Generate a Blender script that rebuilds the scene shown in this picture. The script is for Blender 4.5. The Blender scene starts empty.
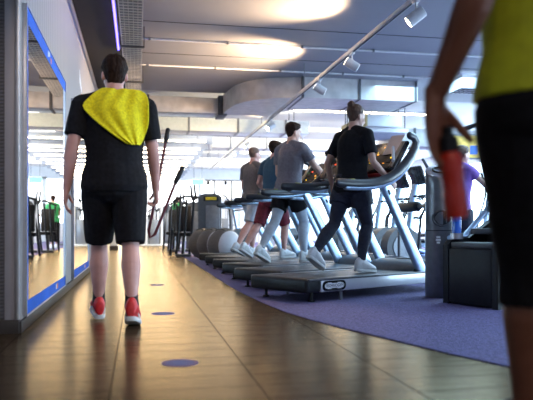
# gym hall
import bpy, bmesh, math, random
from mathutils import Vector, Matrix
from mathutils.bvhtree import BVHTree

random.seed(7)
SC = bpy.context.scene
COL = SC.collection
PI = math.pi
CAM_H, YAW, FPX = 0.65, math.radians(11.0), 660.0
SA, CA = math.sin(YAW), math.cos(YAW)


def W(px, D, z=0.0):
    """point at camera depth D, on the vertical line seen at column px"""
    lat = (px - 266.5) / FPX * D
    return Vector((lat * CA + D * SA, -lat * SA + D * CA, z))


def L(lat, D, z=0.0):
    return Vector((lat * CA + D * SA, -lat * SA + D * CA, z))


# ------------------------------------------------------------------ materials
def mat(name, color, rough=0.5, metal=0.0, var=0.08, scale=12.0, bump=0.0, emit=None, estr=0.0,
        coat=0.0, trans=0.0, stretch=(1, 1, 1), spec=0.5):
    m = bpy.data.materials.new(name)
    m.use_nodes = True
    nt = m.node_tree
    b = nt.nodes['Principled BSDF']
    tc = nt.nodes.new('ShaderNodeTexCoord')
    mp = nt.nodes.new('ShaderNodeMapping')
    mp.inputs['Scale'].default_value = stretch
    nz = nt.nodes.new('ShaderNodeTexNoise')
    nz.inputs['Scale'].default_value = scale
    nz.inputs['Detail'].default_value = 4
    nt.links.new(tc.outputs['Object'], mp.inputs['Vector'])
    nt.links.new(mp.outputs['Vector'], nz.inputs['Vector'])
    rp = nt.nodes.new('ShaderNodeValToRGB')
    c = Vector(color[:3])
    lo, hi = c * (1 - var), c * (1 + var)
    rp.color_ramp.elements[0].position = 0.3
    rp.color_ramp.elements[1].position = 0.7
    rp.color_ramp.elements[0].color = (*[max(0, v) for v in lo], 1)
    rp.color_ramp.elements[1].color = (*[min(1, v) for v in hi], 1)
    nt.links.new(nz.outputs['Fac'], rp.inputs['Fac'])
    nt.links.new(rp.outputs['Color'], b.inputs['Base Color'])
    b.inputs['Roughness'].default_value = rough
    b.inputs['Metallic'].default_value = metal
    b.inputs['Coat Weight'].default_value = coat
    b.inputs['Transmission Weight'].default_value = trans
    b.inputs['Specular IOR Level'].default_value = spec
    if bump:
        bp = nt.nodes.new('ShaderNodeBump')
        bp.inputs['Strength'].default_value = bump
        bp.inputs['Distance'].default_value = 0.01
        nt.links.new(nz.outputs['Fac'], bp.inputs['Height'])
        nt.links.new(bp.outputs['Normal'], b.inputs['Normal'])
    if emit:
        b.inputs['Emission Color'].default_value = (*emit, 1)
        b.inputs['Emission Strength'].default_value = estr
    return m


def mirror_mat(name):
    m = bpy.data.materials.new(name)
    m.use_nodes = True
    nt = m.node_tree
    b = nt.nodes['Principled BSDF']
    b.inputs['Metallic'].default_value = 1.0
    b.inputs['Base Color'].default_value = (0.86, 0.87, 0.86, 1)
    nz = nt.nodes.new('ShaderNodeTexNoise')
    nz.inputs['Scale'].default_value = 1.5
    mr = nt.nodes.new('ShaderNodeMapRange')
    mr.inputs['To Min'].default_value = 0.0
    mr.inputs['To Max'].default_value = 0.02
    nt.links.new(nz.outputs['Fac'], mr.inputs['Value'])
    nt.links.new(mr.outputs['Result'], b.inputs['Roughness'])
    return m


def floor_mat():
    m = bpy.data.materials.new('wood_look_tile')
    m.use_nodes = True
    nt = m.node_tree
    N, K = nt.nodes, nt.links
    b = N['Principled BSDF']
    tc = N.new('ShaderNodeTexCoord')
    mp = N.new('ShaderNodeMapping')
    mp.inputs['Location'].default_value = (-0.49, 0.05, 0)
    K.new(tc.outputs['Object'], mp.inputs['Vector'])
    br = N.new('ShaderNodeTexBrick')
    br.offset = 0.0
    br.inputs['Scale'].default_value = 1.0
    br.inputs['Brick Width'].default_value = 0.6
    br.inputs['Row Height'].default_value = 0.21
    br.inputs['Mortar Size'].default_value = 0.006
    br.inputs['Mortar Smooth'].default_value = 0.3
    br.inputs['Bias'].default_value = 0.0
    br.inputs['Color1'].default_value = (0.056, 0.035, 0.027, 1)
    br.inputs['Color2'].default_value = (0.030, 0.019, 0.016, 1)
    br.inputs['Mortar'].default_value = (0.010, 0.007, 0.006, 1)
    K.new(mp.outputs['Vector'], br.inputs['Vector'])
    mp2 = N.new('ShaderNodeMapping')
    mp2.inputs['Scale'].default_value = (1.6, 26, 1)
    K.new(tc.outputs['Object'], mp2.inputs['Vector'])
    nz = N.new('ShaderNodeTexNoise')
    nz.inputs['Scale'].default_value = 2.2
    nz.inputs['Detail'].default_value = 6
    nz.inputs['Distortion'].default_value = 0.6
    K.new(mp2.outputs['Vector'], nz.inputs['Vector'])
    mr = N.new('ShaderNodeMapRange')
    mr.inputs['From Min'].default_value = 0.25
    mr.inputs['From Max'].default_value = 0.75
    mr.inputs['To Min'].default_value = 0.62
    mr.inputs['To Max'].default_value = 1.3
    K.new(nz.outputs['Fac'], mr.inputs['Value'])
    mx = N.new('ShaderNodeMix')
    mx.data_type = 'RGBA'
    mx.blend_type = 'MULTIPLY'
    mx.inputs['Factor'].default_value = 1.0
    K.new(br.outputs['Color'], mx.inputs['A'])
    K.new(mr.outputs['Result'], mx.inputs['B'])
    K.new(mx.outputs['Result'], b.inputs['Base Color'])
    r2 = N.new('ShaderNodeMapRange')
    r2.inputs['To Min'].default_value = 0.16
    r2.inputs['To Max'].default_value = 0.30
    K.new(nz.outputs['Fac'], r2.inputs['Value'])
    K.new(r2.outputs['Result'], b.inputs['Roughness'])
    b.inputs['Specular IOR Level'].default_value = 0.0
    gl = N.new('ShaderNodeBsdfGlossy')
    gl.inputs['Color'].default_value = (1.0, 0.78, 0.50, 1)  # gold tint puts the hall's warm reflected light into the gloss colour
    K.new(r2.outputs['Result'], gl.inputs['Roughness'])
    fr = N.new('ShaderNodeFresnel')
    fr.inputs['IOR'].default_value = 1.50
    ms = N.new('ShaderNodeMixShader')
    iv = N.new('ShaderNodeMapRange')
    iv.inputs['To Min'].default_value = 0.95
    iv.inputs['To Max'].default_value = 0.5
    K.new(br.outputs['Fac'], iv.inputs['Value'])
    fm = N.new('ShaderNodeMath')
    fm.operation = 'MULTIPLY'
    K.new(fr.outputs['Fac'], fm.inputs[0])
    K.new(iv.outputs['Result'], fm.inputs[1])
    fn = N.new('ShaderNodeMath')
    fn.operation = 'MULTIPLY'
    nr = N.new('ShaderNodeMapRange')
    nr.inputs['From Min'].default_value = 0.3
    nr.inputs['From Max'].default_value = 0.7
    nr.inputs['To Min'].default_value = 0.75
    nr.inputs['To Max'].default_value = 1.05
    K.new(nz.outputs['Fac'], nr.inputs['Value'])
    K.new(fm.outputs[0], fn.inputs[0])
    K.new(nr.outputs['Result'], fn.inputs[1])
    K.new(fn.outputs[0], ms.inputs['Fac'])
    K.new(b.outputs['BSDF'], ms.inputs[1])
    K.new(gl.outputs['BSDF'], ms.inputs[2])
    K.new(ms.outputs['Shader'], N['Material Output'].inputs['Surface'])
    bp = N.new('ShaderNodeBump')
    bp.inputs['Strength'].default_value = 0.25
    bp.inputs['Distance'].default_value = 0.003
    ad = N.new('ShaderNodeMath')
    ad.operation = 'SUBTRACT'
    K.new(nz.outputs['Fac'], ad.inputs[0])
    K.new(br.outputs['Fac'], ad.inputs[1])
    K.new(ad.outputs[0], bp.inputs['Height'])
    K.new(bp.outputs['Normal'], b.inputs['Normal'])
    K.new(bp.outputs['Normal'], gl.inputs['Normal'])
    K.new(bp.outputs['Normal'], fr.inputs['Normal'])
    return m


def stripe_mat(name, color, dark, freq, rough=0.5, axis='Y', bump=0.3):
    m = bpy.data.materials.new(name)
    m.use_nodes = True
    nt = m.node_tree
    N, K = nt.nodes, nt.links
    b = N['Principled BSDF']
    tc = N.new('ShaderNodeTexCoord')
    wv = N.new('ShaderNodeTexWave')
    wv.bands_direction = axis
    wv.wave_profile = 'SIN'
    wv.inputs['Scale'].default_value = freq
    wv.inputs['Distortion'].default_value = 0.0
    K.new(tc.outputs['Object'], wv.inputs['Vector'])
    rp = N.new('ShaderNodeValToRGB')
    rp.color_ramp.elements[0].position = 0.0
    rp.color_ramp.elements[1].position = 0.25
    rp.color_ramp.elements[0].color = (*dark, 1)
    rp.color_ramp.elements[1].color = (*color, 1)
    K.new(wv.outputs['Fac'], rp.inputs['Fac'])
    K.new(rp.outputs['Color'], b.inputs['Base Color'])
    b.inputs['Roughness'].default_value = rough
    bp = N.new('ShaderNodeBump')
    bp.inputs['Strength'].default_value = bump
    bp.inputs['Distance'].default_value = 0.004
    K.new(wv.outputs['Fac'], bp.inputs['Height'])
    K.new(bp.outputs['Normal'], b.inputs['Normal'])
    return m


M = {}
M['floor'] = floor_mat()
M['carpet'] = mat('blue_violet_carpet', (0.125, 0.108, 0.25), 0.95, var=0.42, scale=55, bump=0.8)
M['ceil'] = mat('painted_ceiling', (0.28, 0.29, 0.33), 0.6, var=0.05, scale=1.5)
M['ceil_dark'] = mat('charcoal_ceiling_panel', (0.022, 0.019, 0.023), 0.7, var=0.15, scale=3)
M['white'] = mat('white_paint', (0.80, 0.80, 0.80), 0.5, var=0.04, scale=4)
M['wall'] = stripe_mat('ribbed_wall_panel', (0.36, 0.33, 0.325), (0.25, 0.225, 0.22), 2.6, 0.45, 'Y', 0.2)
M['column'] = mat('grey_panel', (0.38, 0.365, 0.40), 0.5, var=0.06, scale=5)
M['column_rib'] = stripe_mat('dark_ribbed_panel', (0.12, 0.115, 0.13), (0.04, 0.04, 0.045), 14, 0.5, 'Z', 0.6)
M['strip'] = mat('pale_aluminium_strip', (0.55, 0.54, 0.57), 0.35, 0.6)
M['ceil_far'] = mat('far_ceiling_paint', (0.50, 0.49, 0.47), 0.6, var=0.05, scale=2)
M['baffle'] = mat('grey_blue_baffle', (0.33, 0.36, 0.42), 0.6, var=0.06)
M['skirt'] = mat('brown_skirting', (0.035, 0.025, 0.022), 0.5)
M['mirror'] = mirror_mat('mirror_glass')
M['bluefoil'] = mat('blue_printed_border', (0.020, 0.13, 0.62), 0.6, var=0.12, scale=3, spec=0.15)
M['palefoil'] = mat('pale_blue_border', (0.60, 0.70, 0.85), 0.3, var=0.05)
M['galv'] = mat('galvanised_sheet', (0.60, 0.58, 0.57), 0.45, 0.35, var=0.14, scale=6)
M['galvdark'] = mat('dark_flange_steel', (0.10, 0.10, 0.11), 0.5, 0.6)
M['ductwhite'] = mat('white_duct_sheet', (0.76, 0.77, 0.76), 0.45, 0.1, var=0.06)
M['silver'] = mat('silver_blue_cast', (0.44, 0.58, 0.76), 0.30, 0.6, var=0.05, scale=20)  # silver with the blue light cast mixed into its base colour
M['silver_l'] = mat('light_silver_plastic', (0.62, 0.64, 0.68), 0.35, 0.25, var=0.05)
M['black'] = mat('black_plastic', (0.013, 0.014, 0.017), 0.5, var=0.2, scale=30, spec=0.3)
M['blackg'] = mat('gloss_black', (0.012, 0.013, 0.016), 0.16, var=0.2, coat=0.4)
M['rubber'] = mat('black_rubber_belt', (0.035, 0.033, 0.035), 0.42, var=0.3, scale=60, bump=0.2)
M['dgrey'] = mat('dark_grey_plastic', (0.075, 0.08, 0.09), 0.4, var=0.12, scale=20)
M['mgrey'] = mat('mid_grey_metal', (0.20, 0.21, 0.23), 0.35, 0.5, var=0.12, scale=18)
M['hrail'] = mat('graphite_grip', (0.030, 0.031, 0.038), 0.30, var=0.15, scale=25)
M['chrome'] = mat('chrome', (0.75, 0.77, 0.8), 0.12, 1.0, var=0.03)
M['screen'] = mat('dark_display', (0.015, 0.013, 0.012), 0.12, var=0.2, coat=0.5)
def display_mat():
    m = bpy.data.materials.new('lit_display')
    m.use_nodes = True
    N, K = m.node_tree.nodes, m.node_tree.links
    b = N['Principled BSDF']
    b.inputs['Base Color'].default_value = (0.02, 0.017, 0.015, 1)
    b.inputs['Roughness'].default_value = 0.15
    tc = N.new('ShaderNodeTexCoord')
    mp = N.new('ShaderNodeMapping')
    mp.inputs['Scale'].default_value = (1, 1, 1.3)
    vo = N.new('ShaderNodeTexVoronoi')
    vo.inputs['Scale'].default_value = 24
    vo.inputs['Randomness'].default_value = 0.55
    K.new(tc.outputs['Object'], mp.inputs['Vector'])
    K.new(mp.outputs['Vector'], vo.inputs['Vector'])
    sp = N.new('ShaderNodeSeparateColor')
    K.new(vo.outputs['Color'], sp.inputs['Color'])
    rp = N.new('ShaderNodeValToRGB')
    rp.color_ramp.interpolation = 'CONSTANT'
    e = rp.color_ramp.elements
    e[0].position, e[0].color = 0, (1, .08, .02, 1)
    e[1].position, e[1].color = .25, (1, .6, .04, 1)
    q = e.new(.5); q.color = (.3, 1, .1, 1)
    q = e.new(.7); q.color = (1, .35, .03, 1)
    K.new(sp.outputs['Red'], rp.inputs['Fac'])
    a = N.new('ShaderNodeMath'); a.operation = 'LESS_THAN'; a.inputs[1].default_value = .34
    K.new(vo.outputs['Distance'], a.inputs[0])
    c = N.new('ShaderNodeMath'); c.operation = 'GREATER_THAN'; c.inputs[1].default_value = .80
    K.new(sp.outputs['Green'], c.inputs[0])
    d = N.new('ShaderNodeMath'); d.operation = 'MULTIPLY'
    K.new(a.outputs[0], d.inputs[0]); K.new(c.outputs[0], d.inputs[1])
    g = N.new('ShaderNodeMath'); g.operation = 'MULTIPLY'; g.inputs[1].default_value = 1.0
    K.new(d.outputs[0], g.inputs[0])
    K.new(rp.outputs['Color'], b.inputs['Emission Color'])
    K.new(g.outputs[0], b.inputs['Emission Strength'])
    return m

M['lit_screen'] = display_mat()
M['led_r'] = mat('red_led', (0.7, 0.05, 0.02), 0.4, emit=(1, .06, .02), estr=2.5)
M['led_y'] = mat('yellow_led', (0.7, 0.5, 0.02), 0.4, emit=(1, .62, .04), estr=2.5)
M['led_g'] = mat('green_led', (0.1, 0.6, 0.05), 0.4, emit=(.25, 1, .08), estr=1.8)
M['redtray'] = mat('dark_red_plastic', (0.30, 0.018, 0.02), 0.35, var=0.15)
M['plate_white'] = mat('white_print', (0.78, 0.80, 0.82), 0.4)
M['yellow'] = mat('yellow_print', (0.85, 0.62, 0.02), 0.4)
M['orange'] = mat('orange_print', (0.80, 0.20, 0.03), 0.4)
M['stickerblue'] = mat('blue_floor_print', (0.03, 0.045, 0.30), 0.5, var=0.2, scale=40)
M['skin_pale'] = mat('pale_skin', (0.60, 0.36, 0.28), 0.5, var=0.08, scale=14)
M['skin_pink'] = mat('pink_skin', (0.62, 0.33, 0.28), 0.5, var=0.08, scale=14)
M['skin_brown'] = mat('brown_skin', (0.25, 0.092, 0.052), 0.5, var=0.12, scale=14)
M['hair_dark'] = mat('dark_brown_hair', (0.026, 0.013, 0.009), 0.75, var=0.5, scale=60, bump=0.6, stretch=(1, 1, .2), spec=0.15)
M['hair_brown'] = mat('brown_hair', (0.085, 0.04, 0.022), 0.55, var=0.4, scale=60, bump=0.6, stretch=(1, 1, .2))
M['hair_grey'] = mat('cropped_grey_brown_hair', (0.17, 0.10, 0.075), 0.7, var=0.3, scale=80, bump=0.4)
M['cloth_black'] = mat('black_jersey', (0.010, 0.010, 0.013), 0.85, var=0.3, scale=40, bump=0.15, spec=0.2)
M['cloth_navy'] = mat('dark_navy_jersey', (0.020, 0.024, 0.045), 0.8, var=0.25, scale=40, bump=0.15)
M['cloth_grey'] = mat('grey_jersey', (0.165, 0.16, 0.195), 0.85, var=0.15, scale=40, bump=0.15)
M['cloth_dgrey'] = mat('warm_grey_jersey', (0.125, 0.115, 0.125), 0.85, var=0.15, scale=40, bump=0.15)
M['cloth_blue'] = mat('petrol_blue_jersey', (0.022, 0.075, 0.135), 0.85, var=0.15, scale=40, bump=0.15)
M['cloth_maroon'] = mat('maroon_cloth', (0.17, 0.012, 0.03), 0.8, var=0.55, scale=18, bump=0.15)
M['cloth_pale'] = mat('pale_blue_grey_cloth', (0.47, 0.53, 0.62), 0.8, var=0.12, scale=20, bump=0.15)
M['cloth_lime'] = mat('lime_yellow_jersey', (0.52, 0.56, 0.015), 0.75, var=0.1, scale=30, bump=0.15)
M['cloth_towel'] = mat('neon_yellow_towelling', (0.86, 0.74, 0.010), 0.9, var=0.18, scale=60, bump=0.5)
M['cloth_purple'] = mat('purple_jersey', (0.26, 0.13, 0.48), 0.8, var=0.12, scale=30, bump=0.15)
M['cloth_green'] = mat('green_jersey', (0.05, 0.45, 0.15), 0.8, var=0.12, scale=30)
M['shoe_red'] = mat('red_shoe', (0.62, 0.02, 0.025), 0.5, var=0.15, scale=30)
M['shoe_white'] = mat('white_shoe', (0.70, 0.70, 0.72), 0.5, var=0.08, scale=30)
M['shoe_grey'] = mat('grey_shoe', (0.25, 0.22, 0.24), 0.6, var=0.15, scale=30)
M['shoe_black'] = mat('black_shoe', (0.02, 0.02, 0.022), 0.6, var=0.15, scale=30)
M['sole_white'] = mat('pale_sole', (0.62, 0.62, 0.62), 0.6)
M['sock_black'] = mat('black_sock', (0.02, 0.018, 0.02), 0.85)
M['redband'] = mat('dark_red_rubber', (0.105, 0.012, 0.020), 0.45, var=0.2)
M['redbottle'] = mat('red_bottle_plastic', (0.70, 0.040, 0.018), 0.4, var=0.12, scale=8, coat=0.2)
M['bluebottle'] = mat('blue_bottle_plastic', (0.03, 0.16, 0.70), 0.2, var=0.15, coat=0.3)
M['paper'] = mat('pinkish_paper', (0.72, 0.60, 0.55), 0.7, var=0.05)
M['ball_light'] = mat('pale_grey_ball_vinyl', (0.60, 0.61, 0.66), 0.45, var=0.05)
M['ball_dark'] = mat('dark_grey_ball_cover', (0.15, 0.135, 0.125), 0.7, var=0.15, scale=40)
M['lampwhite'] = mat('white_lamp_housing', (0.66, 0.66, 0.69), 0.4)
M['lampface'] = mat('warm_lamp_face', (0.9, 0.8, 0.6), 0.4, emit=(1, .78, .5), estr=22)
M['window'] = mat('daylit_window', (0.8, 0.85, 0.9), 0.3, var=0.03, scale=1, emit=(0.93, 0.97, 1.0), estr=2.3)
M['window_r'] = mat('daylit_side_window', (0.7, 0.8, 0.9), 0.3, var=0.03, scale=1, emit=(0.55, 0.80, 1.0), estr=6.5)
M['striplight'] = mat('strip_light_diffuser', (0.9, 0.9, 0.85), 0.4, emit=(1.0, 0.82, 0.56), estr=11.0)
M['blueled'] = mat('blue_neon', (0.05, 0.08, 0.8), 0.4, emit=(0.10, 0.07, 1.0), estr=4.0)
M['exit'] = mat('green_exit_sign', (0.05, 0.6, 0.45), 0.4, emit=(0.15, 0.9, 0.65), estr=1.2)
M['poster'] = mat('colourful_poster', (0.75, 0.38, 0.08), 0.5, var=0.7, scale=5)
M['teal'] = mat('teal_print', (0.05, 0.12, 0.40), 0.5)
M['eye'] = mat('eye_white', (0.75, 0.73, 0.70), 0.25)


# ------------------------------------------------------------------ mesh builder
def frame_from(t, up=Vector((0, 0, 1))):
    t = t.normalized()
    if abs(t.dot(up)) > 0.97:
        up = Vector((0, 1, 0))
    s = t.cross(up).normalized()
    u = s.cross(t).normalized()
    return s, u


class MB:
    def __init__(self):
        self.bm = bmesh.new()

    def box(self, c, size, rot=None, bev=0.0, seg=2):
        bm = self.bm
        r = bmesh.ops.create_cube(bm, size=1.0)
        vs = r['verts']
        mt = Matrix.Translation(Vector(c)) @ (rot.to_4x4() if rot else Matrix.Identity(4)) @ Matrix.Diagonal((*size, 1))
        bmesh.ops.transform(bm, matrix=mt, verts=vs)
        if bev > 0:
            es = list({e for v in vs for e in v.link_edges})
            bmesh.ops.bevel(bm, geom=es, offset=bev, segments=seg, profile=0.5, affect='EDGES', clamp_overlap=True)
        return self

    def rings(self, rings, cap=True, closed=False):
        bm = self.bm
        vr = [[bm.verts.new(p) for p in r] for r in rings]
        n = len(vr[0])
        m = len(vr)
        for i in range(m if closed else m - 1):
            a, b2 = vr[i], vr[(i + 1) % m]
            for j in range(n):
                k = (j + 1) % n
                bm.faces.new((a[j], a[k], b2[k], b2[j]))
        if cap and not closed:
            bm.faces.new(list(reversed(vr[0])))
            bm.faces.new(vr[-1])
        return self

    def cyl(self, p0, p1, r0, r1=None, seg=20):
        p0, p1 = Vector(p0), Vector(p1)
        r1 = r0 if r1 is None else r1
        s, u = frame_from(p1 - p0)
        self.rings([[p + s * (math.cos(2 * PI * j / seg) * r) + u * (math.sin(2 * PI * j / seg) * r) for j in range(seg)]
                    for p, r in ((p0, r0), (p1, r1))])
        return self

    def tube(self, pts, r, seg=12, flat=None, up=Vector((0, 0, 1)), closed=False, round_ends=False):
        """r: number or list of radii; flat: (side scale, up scale)"""
        P = [Vector(p) for p in pts]
        n = len(P)
        R = list(r) if isinstance(r, (list, tuple)) else [r] * n
        fs, fu = flat or (1, 1)
        rings = []
        for i in range(n):
            if closed:
                t = P[(i + 1) % n] - P[i - 1]
            else:
                t = P[min(i + 1, n - 1)] - P[max(i - 1, 0)]
            s, u = frame_from(t, up)
            def ring(c, q):
                return [c + s * (math.cos(2 * PI * j / seg) * q * fs) + u * (math.sin(2 * PI * j / seg) * q * fu) for j in range(seg)]
            tn = t.normalized()
            if round_ends and not closed and i == 0:
                for k in (0.15, 0.55, 0.85):
                    rings.append(ring(P[0] - tn * R[0] * math.sqrt(1 - k * k) , R[0] * k))
            rings.append(ring(P[i], R[i]))
            if round_ends and not closed and i == n - 1:
                for k in (0.85, 0.55, 0.15):
                    rings.append(ring(P[-1] + tn * R[-1] * math.sqrt(1 - k * k), R[-1] * k))
        self.rings(rings, closed=closed)
        return self

    def ball(self, c, r, seg=16, ring=10, rot=None):
        r = Vector(r) if isinstance(r, (tuple, list, Vector)) else Vector((r, r, r))
        res = bmesh.ops.create_uvsphere(self.bm, u_segments=seg, v_segments=ring, radius=1.0)
        mt = Matrix.Translation(Vector(c)) @ (rot.to_4x4() if rot else Matrix.Identity(4)) @ Matrix.Diagonal((*r, 1))
        bmesh.ops.transform(self.bm, matrix=mt, verts=res['verts'])
        return self

    def prism(self, poly, z0, z1):
        self.rings([[Vector((x, y, z)) for x, y in poly] for z in (z0, z1)])
        return self

    def loft(self, secs, seg=20):
        """secs: (centre, side vec, fwd vec, half width, half depth)"""
        self.rings([[c + s * (math.cos(2 * PI * j / seg) * a) + f * (math.sin(2 * PI * j / seg) * b2) for j in range(seg)]
                    for c, s, f, a, b2 in secs])
        return self

    def mesh(self, name, m, angle=40, recalc=True):
        if recalc:
            bmesh.ops.recalc_face_normals(self.bm, faces=self.bm.faces)
        me = bpy.data.meshes.new(name)
        self.bm.to_mesh(me)
        self.bm.free()
        me.materials.append(m)
        for p in me.polygons:
            p.use_smooth = True
        me.set_sharp_from_angle(angle=math.radians(angle))
        return me

    def build(self, name, m, parent=None, angle=40, loc=None):
        o = bpy.data.objects.new(name, self.mesh(name, m, angle))
        COL.objects.link(o)
        if parent:
            o.parent = parent
        if loc is not None:
            o.location = loc
        return o

    def remeshed(self, name, m, voxel, parent=None, smooth=3):
        bmesh.ops.recalc_face_normals(self.bm, faces=self.bm.faces)
        me = bpy.data.meshes.new(name + '_raw')
        self.bm.to_mesh(me)
        self.bm.free()
        t = bpy.data.objects.new('tmp', me)
        COL.objects.link(t)
        rm = t.modifiers.new('r', 'REMESH')
        rm.mode = 'VOXEL'
        rm.voxel_size = voxel
        rm.use_smooth_shade = True
        if smooth:
            sm = t.modifiers.new('s', 'SMOOTH')
            sm.factor = 0.5
            sm.iterations = smooth
        dg = bpy.context.evaluated_depsgraph_get()
        nm = bpy.data.meshes.new_from_object(t.evaluated_get(dg))
        bpy.data.objects.remove(t)
        bpy.data.meshes.remove(me)
        nm.name = name
        nm.materials.clear()
        nm.materials.append(m)
        for p in nm.polygons:
            p.use_smooth = True
            p.material_index = 0
        o = bpy.data.objects.new(name, nm)
        COL.objects.link(o)
        if parent:
            o.parent = parent
        return o


def tag(o, label=None, cat=None, group=None, kind=None):
    if label: o['label'] = label
    if cat: o['category'] = cat
    if group: o['group'] = group
    if kind: o['kind'] = kind
    return o


def thing(name, label, cat, loc=(0, 0, 0), rz=0.0, group=None):
    o = bpy.data.objects.new(name, None)
    o.empty_display_size = 0.1
    COL.objects.link(o)
    o.location = loc
    o.rotation_euler = (0, 0, rz)
    return tag(o, label, cat, group)


def struct(name, mb, m, label=None, cat=None):
    o = mb.build(name, m)
    return tag(o, label, cat, kind='structure')


def copy_tree(o, label=None, parent=None):
    c = o.copy()
    COL.objects.link(c)
    if parent:
        c.parent = parent
    for ch in list(o.children):
        copy_tree(ch, None, c)
    if label:
        c['label'] = label
    return c


def text_mesh(name, s, size, m, parent, mw, extrude=0.0008):
    cu = bpy.data.curves.new(name, 'FONT')
    cu.body = s
    cu.size = size
    cu.align_x = 'CENTER'
    cu.align_y = 'CENTER'
    cu.extrude = extrude
    t = bpy.data.objects.new('tmp_text', cu)
    COL.objects.link(t)
    dg = bpy.context.evaluated_depsgraph_get()
    me = bpy.data.meshes.new_from_object(t.evaluated_get(dg))
    bpy.data.objects.remove(t)
    me.name = name
    me.transform(mw)
    me.materials.clear()
    me.materials.append(m)
    o = bpy.data.objects.new(name, me)
    COL.objects.link(o)
    o.parent = parent
    return o


def spot(name, loc, target, power, color, size_deg, blend=0.5, rad=0.05):
    l = bpy.data.lights.new(name, 'SPOT')
    l.energy = power
    l.color = color
    l.spot_size = math.radians(size_deg)
    l.spot_blend = blend
    l.shadow_soft_size = rad
    o = bpy.data.objects.new(name, l)
    COL.objects.link(o)
    o.location = loc
    o.rotation_euler = (Vector(target) - Vector(loc)).to_track_quat('-Z', 'Y').to_euler()
    return o


def area(name, loc, target, sx, sy, power, color):
    l = bpy.data.lights.new(name, 'AREA')
    l.shape = 'RECTANGLE'
    l.size, l.size_y = sx, sy
    l.energy = power
    l.color = color
    o = bpy.data.objects.new(name, l)
    COL.objects.link(o)
    o.location = loc
    o.rotation_euler = (Vector(target) - Vector(loc)).to_track_quat('-Z', 'Y').to_euler()
    return o
# ================================================================== SETTING
CEIL = 3.2
struct('floor', MB().box((3, 15, -0.05), (18, 36, 0.1)), M['floor'])
edge = [(1.0, 33), (1.0, 7.2), (1.025, 6.3), (1.06, 5.6), (1.11, 4.98), (1.19, 4.55), (1.29, 4.12), (1.43, 3.65),
        (1.57, 3.16), (1.72, 2.74), (1.95, 2.0), (2.3, 1.0), (2.5, -3), (12, -3), (12, 33)]
struct('carpet', MB().prism(edge, 0.0, 0.006), M['carpet'])

struct('wall_left', MB().box((-1.1625, 9.42, 1.6), (0.875, 10.16, 3.2)), M['wall'])
struct('trim_1', MB().box((-0.7775, 4.325, 1.6), (0.065, 0.05, 3.2), bev=0.004), M['column'])
struct('trim_2', MB().box((-0.7345, 4.318, 1.64), (0.021, 0.064, 3.12), bev=0.004), M['strip'])
struct('trim_3', MB().box((-1.205, 4.325, 1.6), (0.79, 0.04, 3.2)), M['column_rib'])
b = MB().box((-1.16, 4.30, 0.042), (0.88, 0.05, 0.084), bev=0.004)
b.box((-0.716, 9.39, 0.036), (0.018, 10.2, 0.072), bev=0.003)
struct('baseboard_left', b, M['skirt'])
struct('wall_back', MB().box((3, -3.05, 1.6), (18, 0.1, 3.4)), M['column'])
struct('wall_near_left', MB().box((-6.05, 15, 1.8), (0.1, 36, 3.8)), M['column'])
b = MB()
b.box((3, 33.05, 0.45), (18, 0.1, 0.9)).box((3, 33.05, 3.35), (18, 0.1, 0.7))
for i in range(9):
    b.box((-5.9 + i * 2.225, 33.05, 1.9), (0.2 if 0 < i < 8 else 0.3, 0.1, 2.4))
struct('wall_far', b, M['white'])
for i in range(8):
    b = MB().box((-4.79 + i * 2.225, 33.07, 1.95), (2.03, 0.02, 2.1))
    w = struct('window_%d' % (i + 1), b, M['window'])
    f = MB().box((-4.79 + i * 2.225, 33.03, 1.95), (0.05, 0.05, 2.1)).box((-4.79 + i * 2.225, 33.03, 1.5), (2.03, 0.05, 0.05))
    f.build('window_frame', M['dgrey'], w)
b = MB()
b.box((12.05, 15, 0.25), (0.1, 36, 0.5)).box((12.05, 15, 3.35), (0.1, 36, 0.7))
for i in range(10):
    b.box((12.05, -2.9 + i * 3.98, 1.75), (0.1, 0.24, 2.5))
struct('wall_right', b, M['white'])
for i in range(9):
    y = -0.91 + i * 3.98
    w = struct('window_%d' % (i + 9), MB().box((12.07, y, 1.75), (0.02, 3.75, 2.5)), M['window_r'])
    MB().box((12.03, y, 1.75), (0.05, 0.06, 2.5)).build('window_frame', M['dgrey'], w)

b = MB().box((3, 4.7, CEIL + 0.05), (18, 15.4, 0.1))
struct('ceiling', b, M['ceil'])
struct('ceiling_recess', MB().box((3, 22.7, 3.65), (18, 20.7, 0.1)).box((3, 12.42, 3.42), (18, 0.06, 0.44)), M['ceil_far'])
struct('trim_4', MB().box((-0.46, 4.7, CEIL - 0.012), (0.51, 15.3, 0.022)), M['ceil_dark'])
b = MB()
for y in (4.2, 6.2, 8.25, 9.75):
    b.box((5.9, y, CEIL - 0.002), (12.1, 0.008, 0.006))
struct('trim_5', b, M['ceil_dark'])
# white square column standing far behind the walker
pc = W(114, 19.6)
b = MB().box((pc.x, pc.y, 1.86), (0.22, 0.22, 3.48), bev=0.01)
struct('trim_6', b, M['white'])
struct('baseboard_pillar', MB().box((pc.x, pc.y, 0.06), (0.25, 0.25, 0.12), bev=0.008), M['skirt'])

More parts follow.
